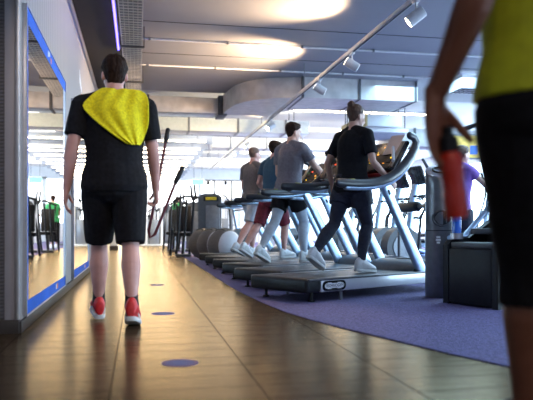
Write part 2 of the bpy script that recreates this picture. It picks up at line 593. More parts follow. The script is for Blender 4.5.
# ------------------------------------------------------------------ mirrors on the left wall
def mirror(y0, y1, label):
    t = thing('wall_mirror', label, 'mirror', (-0.725, (y0 + y1) / 2, 0.085), 0, 'framed mirrors on the left wall')
    h = (y1 - y0) / 2
    MB().box((0.010, 0, 1.0), (0.020, 2 * h, 2.0), bev=0.003).build('backing', M['strip'], t)
    MB().box((0.022, -0.06, 1.0), (0.004, 2 * h - 0.29, 1.8)).build('glass', M['mirror'], t)
    b = MB()
    b.box((0.022, 0, 0.052), (0.005, 2 * h - .02, 0.085)).box((0.022, 0, 1.94), (0.005, 2 * h - .02, 0.10))
    b.box((0.022, -h + 0.045, 1.0), (0.005, 0.075, 1.99 - .18))
    b.build('border', M['bluefoil'], t)
    MB().box((0.022, h - 0.10, 1.0), (0.005, 0.185, 1.79)).build('side_border', M['palefoil'], t)
    b = MB().box((0.026, 0, 0.004), (0.008, 2 * h, 0.010)).box((0.026, 0, 1.996), (0.008, 2 * h, 0.010))
    b.box((0.026, -h + .004, 1.0), (0.008, 0.008, 2.0)).box((0.026, h - .004, 1.0), (0.008, 0.008, 2.0))
    b.build('frame', M['strip'], t)
    # small printed marks on the border: a white swoosh and an orange and white block
    g = MB()
    for k in range(4):
        g.box((0.0252, -0.12 + 0.035 * k, 1.945 + 0.006 * k), (0.001, 0.026, 0.05 - 0.006 * k))
    g.box((0.0252, h - 0.75, 0.055), (0.001, 0.05, 0.045))
    g.build('printed_mark', M['plate_white'], t)
    g = MB().box((0.0252, 0.06, 1.93), (0.001, 0.06, 0.045)).box((0.0252, h - 0.67, 0.055), (0.001, 0.07, 0.045))
    g.build('printed_mark', M['orange'], t)
    return t

mirror(4.42, 6.74, 'tall wall mirror with blue printed border, nearest the grey column')
mirror(7.55, 9.85, 'second tall wall mirror, farther along, behind the walking man\'s shoulder')
t = thing('wall_decal', 'small white and orange mark high on the ribbed wall between mirrors and ceiling', 'decal', (-0.7235, 8.75, 2.5))
b = MB()
for k in range(5):
    b.box((0, -0.16 + 0.07 * k, 0.05 - 0.03 * k), (0.003, 0.06, 0.17 - 0.016 * k))
b.build('swoosh', M['plate_white'], t)
MB().box((0, 0.16, -0.14), (0.003, 0.15, 0.075)).build('block', M['orange'], t)

M['rim'] = mat('faded_red_print', (0.22, 0.06, 0.12), 0.5)
# ------------------------------------------------------------------ floor stickers
for (px, py, lb) in ((180, 363, 'round blue floor sticker nearest the camera'), (163, 313.6, 'round blue floor sticker in the middle of the three'),
                     (157, 285, 'round blue floor sticker farthest from the camera')):
    p = W(px, FPX * CAM_H / (py - 228))
    t = thing('floor_sticker', lb + ' on the brown tiles', 'sticker', (p.x, p.y, 0), 0, 'round floor stickers')
    MB().cyl((0, 0, 0), (0, 0, 0.0012), 0.088, seg=40).build('disc', M['stickerblue'], t)
    b = MB()
    for k in range(22):
        a = 2 * PI * k / 22
        b.box((math.cos(a) * 0.078, math.sin(a) * 0.078, 0.0015), (0.008, 0.013, 0.0008), rot=Matrix.Rotation(a, 3, 'Z'))
    b.build('printed_rim', M['rim'], t)
    b = MB()
    for k in range(3):
        b.box((0, 0.028 - 0.028 * k, 0.0015), (0.07 - 0.012 * abs(k - 1), 0.012, 0.0008))
    b.build('printed_lines', M['teal'], t)

# ------------------------------------------------------------------ cable tray, neon, conduits
t = thing('cable_tray', 'wire mesh cable tray hanging under the dark ceiling above the walking man', 'cable tray', (-0.078, 0, 2.95))
b = MB()
for k in range(96):
    y = 3.2 + k * 0.092
    b.box((0, y, 0), (0.25, 0.008, 0.008))
    b.box((-0.125, y, 0.035), (0.008, 0.008, 0.07)).box((0.125, y, 0.035), (0.008, 0.008, 0.07))
for x in (-0.125, -0.075, -0.025, 0.025, 0.075, 0.125):
    b.box((x, 7.6, 0.004), (0.007, 8.9, 0.007))
for x in (-0.125, 0.125):
    b.box((x, 7.6, 0.07), (0.012, 8.9, 0.012))
b.build('wire_mesh', M['galv'], t)
b = MB().box((0, 7.6, 0.012), (0.22, 8.9, 0.006))
b.build('liner', M['mgrey'], t)
for i in range(4):
    y = 4.4 + i * 2.05
    b = MB().box((0, y, -0.012), (0.30, 0.035, 0.02)).box((-0.15, y, 0.115), (0.014, 0.014, 0.27)).box((0.15, y, 0.115), (0.014, 0.014, 0.27))
    b.build('hanger', M['galvdark'], t)
for x in (-0.06, -0.02, 0.04):
    MB().tube([(x + 0.01 * math.sin(k), 3.2 + k * 0.6, 0.03) for k in range(15)], 0.012, 8).build('cable', M['black'], t)

t = thing('neon_strip', 'blue neon strip fixed to the ceiling beside the cable tray', 'light', (-0.27, 0, CEIL - 0.021))
MB().box((0, 7.9, -0.004), (0.05, 3.2, 0.036)).build('channel', M['dgrey'], t)
MB().tube([(0, 6.35, -0.034), (0, 9.45, -0.034)], 0.013, 12, round_ends=True).build('tube', M['blueled'], t)

for y, lb in ((8.97, 'thin white conduit clipped across the ceiling, the nearer one'), (10.4, 'thin white conduit clipped across the ceiling just before the curved duct')):
    t = thing('conduit', lb, 'pipe', (0, y, CEIL - 0.022), 0, 'ceiling conduits')
    MB().tube([(-0.19, 0, 0), (9, 0, 0)], 0.014, 10).build('pipe', M['lampwhite'], t)
    for k in range(7):
        MB().box((0.15 + k * 1.05, 0, 0.002), (0.03, 0.05, 0.042), bev=0.004).build('clip', M['mgrey'], t)

# ------------------------------------------------------------------ ducts
def duct_box(name, label, x0, x1, y0, y1, z0, z1, m, nfl=2, mfl=None, group='air ducts under the ceiling', hang=None):
    t = thing(name, label, 'duct', ((x0 + x1) / 2, (y0 + y1) / 2, z0), 0, group)
    lx, ly, lz = x1 - x0, y1 - y0, z1 - z0
    MB().box((0, 0, lz / 2), (lx, ly, lz), bev=0.006).build('casing', m, t)
    for k in range(nfl):
        x = -lx / 2 + lx * (k + 0.5) / nfl
        b = MB()
        b.box((x, -ly / 2 - 0.006, lz / 2), (0.05, 0.03, lz + .03)).box((x, ly / 2 + 0.006, lz / 2), (0.05, 0.03, lz + .03))
        b.box((x, 0, -0.008), (0.05, ly + .03, 0.02))
        b.build('flange', mfl or M['galvdark'], t)
    if hang:
        for sx in (-1, 1):
            for sy in (-1, 1):
                MB().cyl((sx * lx * 0.42, sy * (ly / 2 - 0.05), lz - 0.01), (sx * lx * 0.42, sy * (ly / 2 - 0.05), hang - z0), 0.012, seg=8).build('hanger', M['galvdark'], t)
    return t

t = thing('air_duct', 'galvanised duct with a rounded bend, hung where the smooth ceiling ends', 'duct', (0, 0, 2.85), 0, 'air ducts under the ceiling')
front = [(1.60, 12.72), (1.62, 12.32), (1.65, 12.0), (1.70, 11.68), (1.82, 11.36), (2.0, 11.13), (2.28, 10.95), (2.64, 10.83), (2.9, 10.79), (4.78, 10.78)]
back = [(4.78, 11.9), (3.3, 11.9), (3.0, 11.95), (2.75, 12.1), (2.6, 12.3)]
MB().prism(front + back + [(2.5, 12.9)], 0.0, 0.348).build('bend', M['galv'], t, angle=35)
MB().box((0.46, 12.95, 0.162), (2.27, 0.5, 0.30), bev=0.006).build('casing', M['galv'], t)
MB().box((1.60, 12.94, 0.165), (0.17, 0.58, 0.37), bev=0.008).build('collar', M['galvdark'], t)
for x in (0.18, -0.62):
    MB().box((x, 12.95, 0.16), (0.05, 0.54, 0.335)).build('flange', M['galvdark'], t)
for x in (2.72, 3.72, 4.74):
    MB().box((x, 11.34, 0.17), (0.035, 1.16, 0.353)).build('flange', M['galvdark'], t)

duct_box('air_duct', 'cream lit rectangular duct running behind the rounded duct bend', -0.6, 4.2, 16.0, 16.65, 3.0, 3.32, M['ductwhite'], 4, M['mgrey'], hang=3.6)
duct_box('air_duct', 'white rectangular duct above the middle of the treadmill row', 2.1, 8.5, 19.0, 19.6, 2.98, 3.28, M['ductwhite'], 6, M['mgrey'], hang=3.6)
duct_box('air_duct', 'farthest white duct crossing the bright hall', 2.1, 9.5, 25.4, 26.0, 3.0, 3.35, M['ductwhite'], 5, M['galv'], hang=3.6)
t = duct_box('air_duct', 'square white duct stub behind the bun-haired runner', 4.30, 5.0, 12.0, 13.6, 2.60, 2.83, M['white'], 0, hang=3.6)
MB().box((-0.36, 0, 0.115), (0.02, 1.6, 0.235)).build('end_panel', M['yellow'] if False else mat('cream_board', (0.62, 0.52, 0.25), 0.6), t)
t = thing('ceiling_diffuser', 'white louvred air diffuser box hanging behind the bun-haired runner', 'air vent', (4.72, 12.7, 2.46), 0)
MB().box((0, 0, 0.10), (1.0, 1.0, 0.08), bev=0.01).build('box', M['white'], t)
b = MB()
for k in range(9):
    b.box((0, -0.42 + 0.105 * k, 0.05), (0.9, 0.02, 0.05), rot=Matrix.Rotation(0.5, 3, 'X'))
b.build('louvres', M['strip'], t)
for sx in (-.45, .45):
    MB().cyl((sx, 0.45, .13), (sx, 0.45, 1.14), 0.01, seg=8).build('hanger', M['galvdark'], t)
duct_box('air_duct', 'grey duct crossing behind the foreground person\'s hand', 5.1, 9.5, 12.9, 13.6, 2.35, 2.72, M['galv'], 4, hang=3.6)
t = thing('ceiling_vent', 'perforated white ceiling vent beside the foreground person\'s lime shirt', 'air vent', (W(472, 11.0).x, W(472, 11.0).y, CEIL - 0.30), 0)
MB().box((0, 0, 0.27), (0.75, 0.6, 0.06), bev=0.01).box((0, 0, 0.14), (0.6, 0.45, 0.22)).build('box', M['white'], t)
b = MB()
for i in range(8):
    for j in range(3):
        b.box((-0.28 + i * 0.08, -0.14 + j * 0.14, 0.026), (0.035, 0.08, 0.01), rot=Matrix.Rotation(0.5, 3, 'Z'))
b.build('perforation', M['black'], t)

# ------------------------------------------------------------------ strip lights of the far hall
def strip_light(x0, x1, y, z, lb):
    t = thing('strip_light', lb, 'light', ((x0 + x1) / 2, y, z), 0, 'strip lights of the far hall')
    l = x1 - x0
    MB().box((0, 0, 0.03), (l, 0.16, 0.05), bev=0.006).build('housing', M['lampwhite'], t)
    MB().box((0, 0, 0.0), (l - 0.04, 0.13, 0.014), bev=0.004).build('diffuser', M['striplight'], t)
    for s in (-1, 1):
        MB().cyl((s * l * 0.4, 0, 0.05), (s * l * 0.4, 0, 3.6 - z), 0.008, seg=8).build('hanger', M['galvdark'], t)
def baffle(y, lb):
    t = thing('ceiling_baffle', lb, 'baffle', (0.65, y, 2.93), 0, 'ceiling baffles over the left aisle')
    MB().box((0, 0, 0.11), (2.7, 0.09, 0.22), bev=0.008).build('panel', M['baffle'], t)
    for s in (-1, 1):
        MB().cyl((s * 1.0, 0, 0.215), (s * 1.0, 0, 0.67), 0.008, seg=8).build('hanger', M['galvdark'], t)
ords = ['first', 'second', 'third', 'fourth', 'fifth', 'sixth', 'seventh', 'eighth', 'ninth', 'tenth', 'eleventh']
for i in range(11):
    strip_light(-0.6, 1.75, 17.2 + i * 1.38 + (.35 if i in (1,) else 0), 2.90, 'white strip light over the left aisle, %s from the curved duct' % ords[i])
for i in range(10):
    baffle(17.95 + i * 1.38 if i != 4 else 23.3, 'grey blue ceiling baffle over the left aisle, %s from the curved duct' % ords[i])
for i in range(5):
    strip_light(3.4, 7.4, 14.9 + i * 2.9, 3.38, 'long white strip light right of the lamp track, %s from the curved duct' % ords[i])

# ------------------------------------------------------------------ lamp track
TX, TZ = 2.52, 2.78
t = thing('lamp_track', 'long white ceiling track carrying the spotlights above the treadmills', 'track', (TX, 0, TZ))
MB().box((0, 14.0, 0), (0.045, 19.6, 0.05), bev=0.004).build('rail', M['lampwhite'], t)
MB().box((0.0, 14.0, -0.027), (0.018, 19.5, 0.006)).build('slot', M['black'], t)
for y in (5.4, 9.9, 13.5, 17.6, 21.0, 23.4):
    MB().cyl((0, y, 0.02), (0, y, (CEIL if y < 12.3 else 3.6) - TZ), 0.007, seg=8).build('hanger', M['mgrey'], t)

def track_head(px, aim, drop, lb):
    k = (px - 266.5) / FPX
    D = TX / (k * CA + SA)
    p = W(px, D, TZ - drop)
    t = thing('spotlight', lb, 'spotlight', (p.x, p.y, p.z), 0, 'spotlights on the lamp track')
    a = Vector(aim).normalized()
    MB().cyl((0, 0, 0.02), (0, 0, drop - 0.02), 0.010, seg=10).build('stem', M['lampwhite'], t)
    MB().box((0, 0, drop - 0.035), (0.045, 0.10, 0.03), bev=0.004).build('adapter', M['lampwhite'], t)
    b = MB()
    r = 0.056
    s, u = frame_from(a)
    prof = [(-0.085, r * 0.8), (-0.08, r), (0.085, r), (0.088, r * 0.94), (0.075, r * 0.9)]
    b.rings([[a * q + s * (math.cos(2 * PI * j / 24) * rr) + u * (math.sin(2 * PI * j / 24) * rr) for j in range(24)] for q, rr in prof])
    b.build('housing', M['lampwhite'], t)
    MB().cyl(a * 0.0755, a * 0.078, r * 0.86, seg=24).build('lens', M['lampface'], t)
    return p, a

heads = []
heads.append(track_head(416, (-0.72, 0.30, -0.58), 0.175, 'white spotlight nearest the camera on the ceiling track'))
heads.append(track_head(352, (-0.86, 0.1, 0.50), 0.17, 'second white spotlight from the camera on the ceiling track'))
heads.append(track_head(320, (-0.86, 0.1, 0.50), 0.17, 'third white spotlight from the camera on the ceiling track'))
for i, px in enumerate((271, 247, 237, 230, 222)):
    heads.append(track_head(px, (-0.8, -0.2, -0.5), 0.17, 'small distant spotlight on the ceiling track, %s from the camera' % ords[i + 3]))
# ================================================================== PEOPLE
from mathutils import noise as mnoise
rad = math.radians


def wrinkle(o, amp, sc):
    me = o.data
    ns = [v.normal.copy() for v in me.vertices]
    for v, n in zip(me.vertices, ns):
        c = v.co
        f = mnoise.noise(Vector((c.x * sc, c.y * sc, c.z * sc * 0.55 + c.x * sc * 0.3)))
        f2 = mnoise.noise(Vector((c.x * sc * 2.3 + 9, c.y * sc * 2.3, c.z * sc * 1.4)))
        v.co = c + n * (f * amp + f2 * amp * 0.4)


def hand(mb, w, d, n, sc, curls, thumb, spread=0.06):
    """w wrist, d finger direction, n palm side; t (thumb side) is given by thumb = (t vector, bend)"""
    t, tb = thumb
    d, n = d.normalized(), n.normalized()
    n = (n - d * n.dot(d)).normalized()
    t = (t - d * t.dot(d) - n * t.dot(n)).normalized()
    secs = []
    for q, a, b2 in ((-0.02, .027, .021), (0.0, .028, .020), (.025, .036, .019), (.055, .041, .017), (.082, .042, .015), (.094, .037, .012)):
        secs.append((w + d * q * sc, t, n, a * sc, b2 * sc))
    mb.loft(secs, 16)
    for i, (off, ln, r) in enumerate(((.031, .074, .0090), (.0105, .083, .0093), (-.0105, .077, .0088), (-.030, .060, .0078))):
        base = w + d * (.080 - abs(off - .008) * .18) * sc + t * off * sc
        a0, a1, a2 = curls[i] if isinstance(curls[0], (tuple, list)) else curls
        p = base
        pts, rs = [p], [r * sc * 1.05]
        ang = 0
        dd = (d + t * (off / .031) * spread).normalized()
        for seg, a, rr in ((.014, 0, 1.05), (.50, a0, 1.0), (.30, a1, .92), (.20, a2, .78)):
            ang += a
            v = dd * math.cos(ang) + n * math.sin(ang)
            p = p + v * (seg if seg == .014 else ln * seg) * sc
            pts.append(p)
            rs.append(r * sc * rr)
        mb.tube(pts, rs, 10, round_ends=True, up=t)
    p = w + d * .022 * sc + t * .022 * sc
    pts, rs = [p], [.0135 * sc]
    v = (d * .62 + t * .66 + n * .30).normalized()
    for k, (ln, r) in enumerate(((.042, .0125), (.032, .0105), (.024, .0085))):
        p = p + v * ln * sc
        pts.append(p)
        rs.append(r * sc)
        v = (v + (d * .45 + n * .55 - t * .5) * tb).normalized()
    mb.tube(pts, rs, 10, round_ends=True, up=n)


def ik(a, c, l1, l2, hint):
    v = c - a
    dist = min(v.length, (l1 + l2) * 0.995)
    v = v.normalized()
    c = a + v * dist
    x = (l1 * l1 - l2 * l2 + dist * dist) / (2 * dist)
    h = math.sqrt(max(l1 * l1 - x * x, 0))
    hn = (hint - v * hint.dot(v)).normalized()
    return a + v * x + hn * h, c


def person(label, loc, rz, H, legs, arms, look, lean=0.03, hair='short', hairm='hair_dark', skin='skin_pale',
           shirt='cloth_black', sleeve=0.6, hem=0.86, shorts='cloth_black', short_len=0.85, legging=None, sock=None, shoe='shoe_white',
           sole='sole_white', wide=1.0, voxel=0.007, female=False, flare=.034, head_turn=(0, 0), collar=True, foot_base=0.0):
    S = H / 1.75
    root = thing('person', label, 'person', loc, rz)
    sk = M[skin]
    rl = Matrix.Rotation(-lean, 3, 'X')
    piv = Vector((0, 0, 0.93 * S))

    def up(x, y, z):
        return piv + rl @ (Vector((x * S, y * S, z * S)) - piv) if z > 0.93 else Vector((x * S, y * S, z * S))
    X, Y, Z = Vector((1, 0, 0)), Vector((0, 1, 0)), Vector((0, 0, 1))
    fw = rl @ Y
    # ---- joints
    J = {}
    lows = []
    for i, sd in ((0, -1), (1, 1)):
        th, kn, ft, ab = [rad(q) for q in legs[i]]
        hip = Vector((sd * 0.092 * S, 0, 0.915 * S))
        v = Vector((sd * math.sin(ab), math.sin(th) * math.cos(ab), -math.cos(th) * math.cos(ab)))
        knee = hip + v * 0.42 * S
        sa = th - kn
        v2 = Vector((sd * math.sin(ab) * 0.5, math.sin(sa), -math.cos(sa))).normalized()
        ank = knee + v2 * 0.405 * S
        fd = Vector((sd * 0.10, math.cos(ft), math.sin(ft))).normalized()
        fs = fd.cross(Z).normalized()
        fu = fs.cross(fd).normalized()
        J[i] = (hip, knee, ank, fd, fs, fu, v2)
        for q in (-0.07, 0.18):
            lows.append((ank + fd * q * S - fu * 0.088 * S).z)
    dz = foot_base - min(lows)
    lift = Vector((0, 0, dz))
    piv += lift
    _up = up
    def up(x, y, z):
        p = Vector((x * S, y * S, z * S)) + lift
        return piv + rl @ (p - piv) if z > 0.93 else p
    A = {}
    for i, sd in ((0, -1), (1, 1)):
        sh = up(sd * (0.172 if female else 0.188) * wide, -0.005, 1.425)
        a = arms[i]
        l1, l2 = 0.295 * S, 0.26 * S
        if a[0] == 'ik':
            el, wr = ik(sh, Vector(a[1]), l1, l2, Vector(a[2]))
            hd = Vector(a[3]) if len(a) > 3 and a[3] else (wr - el)
        else:
            p, ab, fl = [rad(q) for q in a[:3]]
            v = Vector((sd * math.sin(ab), math.sin(p) * math.cos(ab), -math.cos(p) * math.cos(ab)))
            el = sh + v * l1
            q = p + fl
            v2 = Vector((sd * math.sin(ab) * (0.6 if len(a) < 4 else a[3]), math.sin(q), -math.cos(q))).normalized()
            wr = el + v2 * l2
            hd = v2
        A[i] = (sh, el, wr, hd.normalized())
    wf = 0.92 if female else 1.0
    prof = [(0.795, .085, .085, -.005), (0.84, .155, .11, -.012), (0.90, .172, .120, -.015), (0.97, .165, .115, -.008), (1.05, .148, .104, .0),
            (1.13, .148, .106, .004), (1.22, .160, .116, .006), (1.30, .170, .118, .004), (1.37, .165, .108, 0), (1.425, .140, .088, -.006), (1.465, .085, .068, -.010),
            (1.49, .060, .060, -.006), (1.53, .054, .057, .004), (1.57, .053, .058, .012)]

    def torso(mb, z0, z1, e, ew=0):
        zs = [z for z, *_ in prof if z0 < z < z1]
        def at(z):
            for q in range(len(prof) - 1):
                if prof[q][0] <= z <= prof[q + 1][0]:
                    k = (z - prof[q][0]) / (prof[q + 1][0] - prof[q][0])
                    return [prof[q][j] * (1 - k) + prof[q + 1][j] * k for j in range(1, 4)]
            return prof[-1][1:]
        secs = []
        for z in [z0] + zs + [z1]:
            a, b2, yo = at(z)
            ee = e + ew * max(0, min(1, (1.3 - z) / 0.4))
            a2 = (a * wide * wf + ee) * S
            secs.append((up(0, yo, z), X, fw if z > 0.93 else Y, a2, (b2 * (0.5 + wide / 2) + ee) * S))
        mb.loft(secs, 28)

    def traps(mb, e):
        for i in (0, 1):
            sh = A[i][0]
            sd = -1 if i == 0 else 1
            n0 = up(sd * 0.035, -0.012, 1.475)
            mb.tube([n0, n0.lerp(sh, .5) + Vector((0, 0, -.002)), sh], [(.052 + e) * S, (.054 + e) * S, (.054 + e) * S], 14, round_ends=True)
            c0 = up(sd * 0.10, 0.0, 1.33)
            mb.tube([c0, sh + Vector((0, 0, -.015 * S))], [(.085 + e) * S, (.052 + e) * S], 14, round_ends=True)

    def leg(mb, i, t0, t1, e0, e1):
        """t: 0 hip .. 1 knee .. 2 ankle"""
        hip, knee, ank = [q + lift for q in J[i][:3]]
        pts, rs = [], []
        P = [(0, .092), (.25, .088), (.6, .073), (.9, .056), (1.0, .053), (1.1, .053), (1.3, .060), (1.6, .047), (1.85, .033), (2.0, .033)]
        ts = [t0] + [t for t, _ in P if t0 < t < t1] + [t1]
        for t in ts:
            for q in range(len(P) - 1):
                if P[q][0] <= t <= P[q + 1][0]:
                    k = (t - P[q][0]) / (P[q + 1][0] - P[q][0])
                    r = P[q][1] * (1 - k) + P[q + 1][1] * k
                    break
            p = hip.lerp(knee, t) if t <= 1 else knee.lerp(ank, t - 1)
            if 1 < t < 2:
                p = p - Y * (0.016 * math.sin((t - 1) * PI)) * S
            k = (t - t0) / max(t1 - t0, 1e-6)
            pts.append(p)
            rs.append((r * (.5 + wide / 2) + e0 * (1 - k) + e1 * k) * S)
        mb.tube(pts, rs, 16, round_ends=False, up=X)

    def arm(mb, i, t0, t1, e0, e1):
        sh, el, wr, _ = A[i]
        P = [(0, .056), (.3, .052), (.75, .043), (1.0, .040), (1.2, .043), (1.6, .033), (2.0, .026)]
        ts = [t0] + [t for t, _ in P if t0 < t < t1] + [t1]
        pts, rs = [], []
        for t in ts:
            for q in range(len(P) - 1):
                if P[q][0] <= t <= P[q + 1][0]:
                    k = (t - P[q][0]) / (P[q + 1][0] - P[q][0])
                    r = P[q][1] * (1 - k) + P[q + 1][1] * k
                    break
            p = sh.lerp(el, t) if t <= 1 else el.lerp(wr, t - 1)
            k = (t - t0) / max(t1 - t0, 1e-6)
            pts.append(p)
            rs.append((r * (0.88 if female else 1) + e0 * (1 - k) + e1 * k) * S)
        mb.tube(pts, rs, 14, up=X, round_ends=(t0 == 0 and t1 == 2))

    # ---- body
    b = MB()
    torso(b, .80, 1.57, 0)
    traps(b, 0)
    for i in (0, 1):
        leg(b, i, 0, 2, 0, 0)
        hip, knee, ank, fd, fs, fu, _ = J[i]
        ank = ank + lift
        b.tube([ank - fd * .03 * S - fu * .03 * S, ank + fd * .04 * S - fu * .035 * S, ank + fd * .12 * S - fu * .052 * S], [.028 * S, .027 * S, .016 * S], 12, round_ends=True)
        b.ball(ank, .033 * S, 12, 8)
        arm(b, i, 0, 2, 0, 0)
        sh, el, wr, hd = A[i]
        spec = look.get('hands', {}).get(i, {})
        sd = -1 if i == 0 else 1
        n = Vector(spec.get('n', (-sd, 0, 0)))
        t = Vector(spec.get('t', (0, 1, 0)))
        if abs(hd.dot(n)) > .9:
            n = Vector((0, 1, 0))
        hand(b, wr, hd, n, S * (0.92 if female else 1.0) * spec.get('scale', 1.0), spec.get('curls', (.35, .45, .3)), (t, spec.get('tb', .3)))
    # head
    hb = up(0, 0.012, 1.515)
    hr = rl @ Matrix.Rotation(rad(head_turn[0]), 3, 'Z') @ Matrix.Rotation(-rad(head_turn[1]), 3, 'X')
    hs, hf, hu = hr @ X, hr @ Y, hr @ Z
    def hp(x, y, z):
        return hb + (hs * x + hf * y + hu * z) * S
    HP = [(0.0, .022, .022, .058), (.006, .036, .036, .050), (.03, .052, .058, .034), (.07, .064, .078, .018), (.115, .072, .092, .004), (.155, .075, .097, -.004),
          (.19, .068, .088, -.008), (.215, .050, .066, -.012), (.230, .026, .036, -.013), (.235, .006, .008, -.013)]
    b.loft([(hp(0, yo, z), hs, hf, a * S, d * S) for z, a, d, yo in HP], 28)
    b.tube([hp(0, .094, .118), hp(0, .108, .092), hp(0, .118, .076)], [.009 * S, .012 * S, .013 * S], 10, round_ends=True)
    for s in (-1, 1):
        b.ball(hp(s * .010, .106, .073), .009 * S, 10, 8)
        b.ball(hp(s * .076, -.008, .105), (.009 * S, .017 * S, .030 * S), 12, 8, rot=hr)
        b.tube([hp(s * .008, .094, .134), hp(s * .045, .080, .136)], .009 * S, 8, round_ends=True)
        b.ball(hp(s * .045, .058, .085), .022 * S, 10, 8)
    b.tube([hp(-.022, .086, .044), hp(0, .094, .046), hp(.022, .086, .044)], .0075 * S, 8, round_ends=True)
    b.tube([hp(-.018, .083, .033), hp(0, .091, .033), hp(.018, .083, .033)], .008 * S, 8, round_ends=True)
    body = b.remeshed('body', sk, voxel, root, 3)
    for s in (-1, 1):
        e = MB().ball(hp(s * .031, .079, .118), .0125 * S, 12, 8)
        ob = e.build('eye', M['eye'], root)
        MB().ball(hp(s * .031, .0895, .118), .0048 * S, 10, 6).build('iris', M['hair_dark'], ob)
    # hair
    b = MB()
    th = {'short': .012, 'bun': .010, 'buzz': .0045}[hair]
    secs = []
    segn = 32
    for z, a, d, yo in [(.045, .058, .066, .020)] + [q for q in HP if q[0] >= .07]:
        if z < .05 and hair == 'buzz':
            continue
        ylim = -.03 if z < .10 else (-.004 if z < .15 else (.045 if z < .175 else 1))
        if z < .06: ylim = -.045
        ring = []
        for j in range(segn):
            an = 2 * PI * j / segn
            x = math.cos(an) * (a + (th if z > .14 else th * .25))
            y = yo + math.sin(an) * (d + th)
            if y > ylim:
                y = ylim
                x *= 0.90
            ring.append(hp(x, y, z + (th if z > .2 else th * .3)))
        secs.append(ring)
    b.rings(secs)
    if hair == 'bun':
        b.ball(hp(0, -.070, .225), .042 * S, 16, 12)
        b.tube([hp(0, -.06, .20), hp(0, -.072, .222)], [.036 * S, .03 * S], 12, round_ends=True)
    if hair == 'short':
        b.ball(hp(0, .035, .215), (.060 * S, .055 * S, .028 * S), 16, 10, rot=hr)
    ho = b.remeshed('hair', M[hairm], max(voxel * .8, .005), root, 2)
    wrinkle(ho, .005 if hair != 'buzz' else .001, 45)
    # clothes
    if shirt:
        b = MB()
        torso(b, hem, 1.478, .016, .014)
        traps(b, .011)
        for i in (0, 1):
            if sleeve > 0:
                arm(b, i, 0, sleeve, .013, .022)
        so = b.remeshed('shirt', M[shirt], max(voxel, .007), root, 3)
        wrinkle(so, .007, 9)
    if shorts:
        b = MB()
        torso(b, .795, 1.03, .021)
        for i in (0, 1):
            leg(b, i, 0.02, short_len, .022, flare)
        so = b.remeshed('shorts', M[shorts], max(voxel, .007), root, 3)
        wrinkle(so, .006, 10)
    if legging:
        for i in (0, 1):
            b = MB()
            leg(b, i, 0.02, 1.92, .006, .008)
            b.remeshed('legging', M[legging], max(voxel, .008), root, 2)
    for i in (0, 1):
        hip, knee, ank, fd, fs, fu, v2 = J[i]
        ank = ank + lift
        if sock:
            b = MB()
            b.tube([ank - v2 * .13 * S, ank - v2 * .06 * S, ank], [.042 * S, .040 * S, .045 * S], 16, up=X)
            b.build('sock', M[sock], root)
        b = MB()
        secs = []
        for q, a, h in ((-.078, .016, .030), (-.072, .028, .050), (-.045, .036, .062), (0, .038, .066), (.045, .042, .056), (.09, .047, .042), (.135, .048, .032), (.17, .042, .025), (.192, .026, .018), (.198, .010, .010)):
            secs.append((ank + fd * q * S + fu * (-.066 + h) * S * 1.0, fs, fu, a * S, h * S))
        b.loft(secs, 20)
        b.tube([ank - fu * .02 * S, ank + (fu * .012 - fd * .004) * S], [.040 * S, .045 * S], 16, up=fd)
        so = b.remeshed('shoe', M[shoe], .006, root, 2)
        b = MB()
        rings = []
        for zz in (-.088, -.084, -.064, -.060):
            g = .003 if zz in (-.088, -.060) else 0
            ring = []
            for q, a in ((-.08, .018), (-.07, .032), (-.03, .040), (.03, .042), (.09, .050), (.14, .051), (.175, .043), (.196, .028), (.205, .010)):
                ring.append((q, a - g))
            pts = [(q, a) for q, a in ring] + [(q, -a) for q, a in reversed(ring)]
            rings.append([ank + (fd * q + fs * a + fu * zz) * S for q, a in pts])
        b.rings(rings)
        b.build('sole', M[sole], so)
        if shoe == 'shoe_red':
            for s in (-1, 1):
                for k in range(3):
                    b = MB()
                    c = ank + (fd * (.035 + k * .024) + fs * (s * (.0415 + k * .0018)) - fu * (.036 + k * .004)) * S
                    b.tube([c - fu * .018 * S - fd * .008 * S, c + fu * .022 * S + fd * .008 * S - fs * s * .010 * S], .0055 * S, 8)
                    b.build('stripe', M['sole_white'], so)
    return root, J, A, S, lift


# ------------------------------------------------------------------ the man walking down the aisle
wm = W(114.5, 4.55)
WMX, WMY = wm.x + 0.0, wm.y
man, J, A, S, lift = person(
    'dark-haired man in black T-shirt and red shoes walking away beside the mirrors', (WMX, WMY, 0), rad(2), 1.865,
    legs=[(18, 4, 8, 1), (-13, 15, -13, 1)], arms=[(-8, 12, 16), (6, 9, 16)],
    look={'hands': {1: {'curls': (.9, 1.0, .6), 'tb': .5}}}, lean=0.05, shirt='cloth_black', sleeve=0.72, shorts='cloth_black', short_len=0.93,
    sock='sock_black', shoe='shoe_red', hairm='hair_dark', skin='skin_pink', wide=1.08, voxel=0.006, head_turn=(6, -2))
MANW = A[1][2].copy()
MANH = A[1][3].copy()

# yellow towel hanging over the walker's upper back
bpy.context.view_layer.update()
shirt_o = [c for c in man.children if c.name.startswith('shirt')][0]
bv = BVHTree.FromObject(shirt_o, bpy.context.evaluated_depsgraph_get())
rows = [(85, 102, 141), (88, 97, 146), (92, 93, 148), (98, 88, 149), (105, 82, 149), (112, 88, 149), (119, 95, 149), (126, 103, 148), (133, 112, 146), (139, 121, 144), (144, 130, 141)]
NX = 26
grid = []
for (py, xa, xb) in rows:
    z = CAM_H + (228 - py) / FPX * 4.42
    row = []
    for k in range(NX + 1):
        px = xa + (xb - xa) * k / NX
        x = (px - 115) / FPX * 4.42
        hit = bv.ray_cast(Vector((x, -1.0, z)), Vector((0, 1, 0)))
        y = hit[0].y if hit[0] else None
        row.append([x, y, z])
    ys = [r[1] for r in row if r[1] is not None]
    base = min(ys) if ys else -0.03
    for r in row:
        if r[1] is None:
            r[1] = 0.0
    grid.append(row)
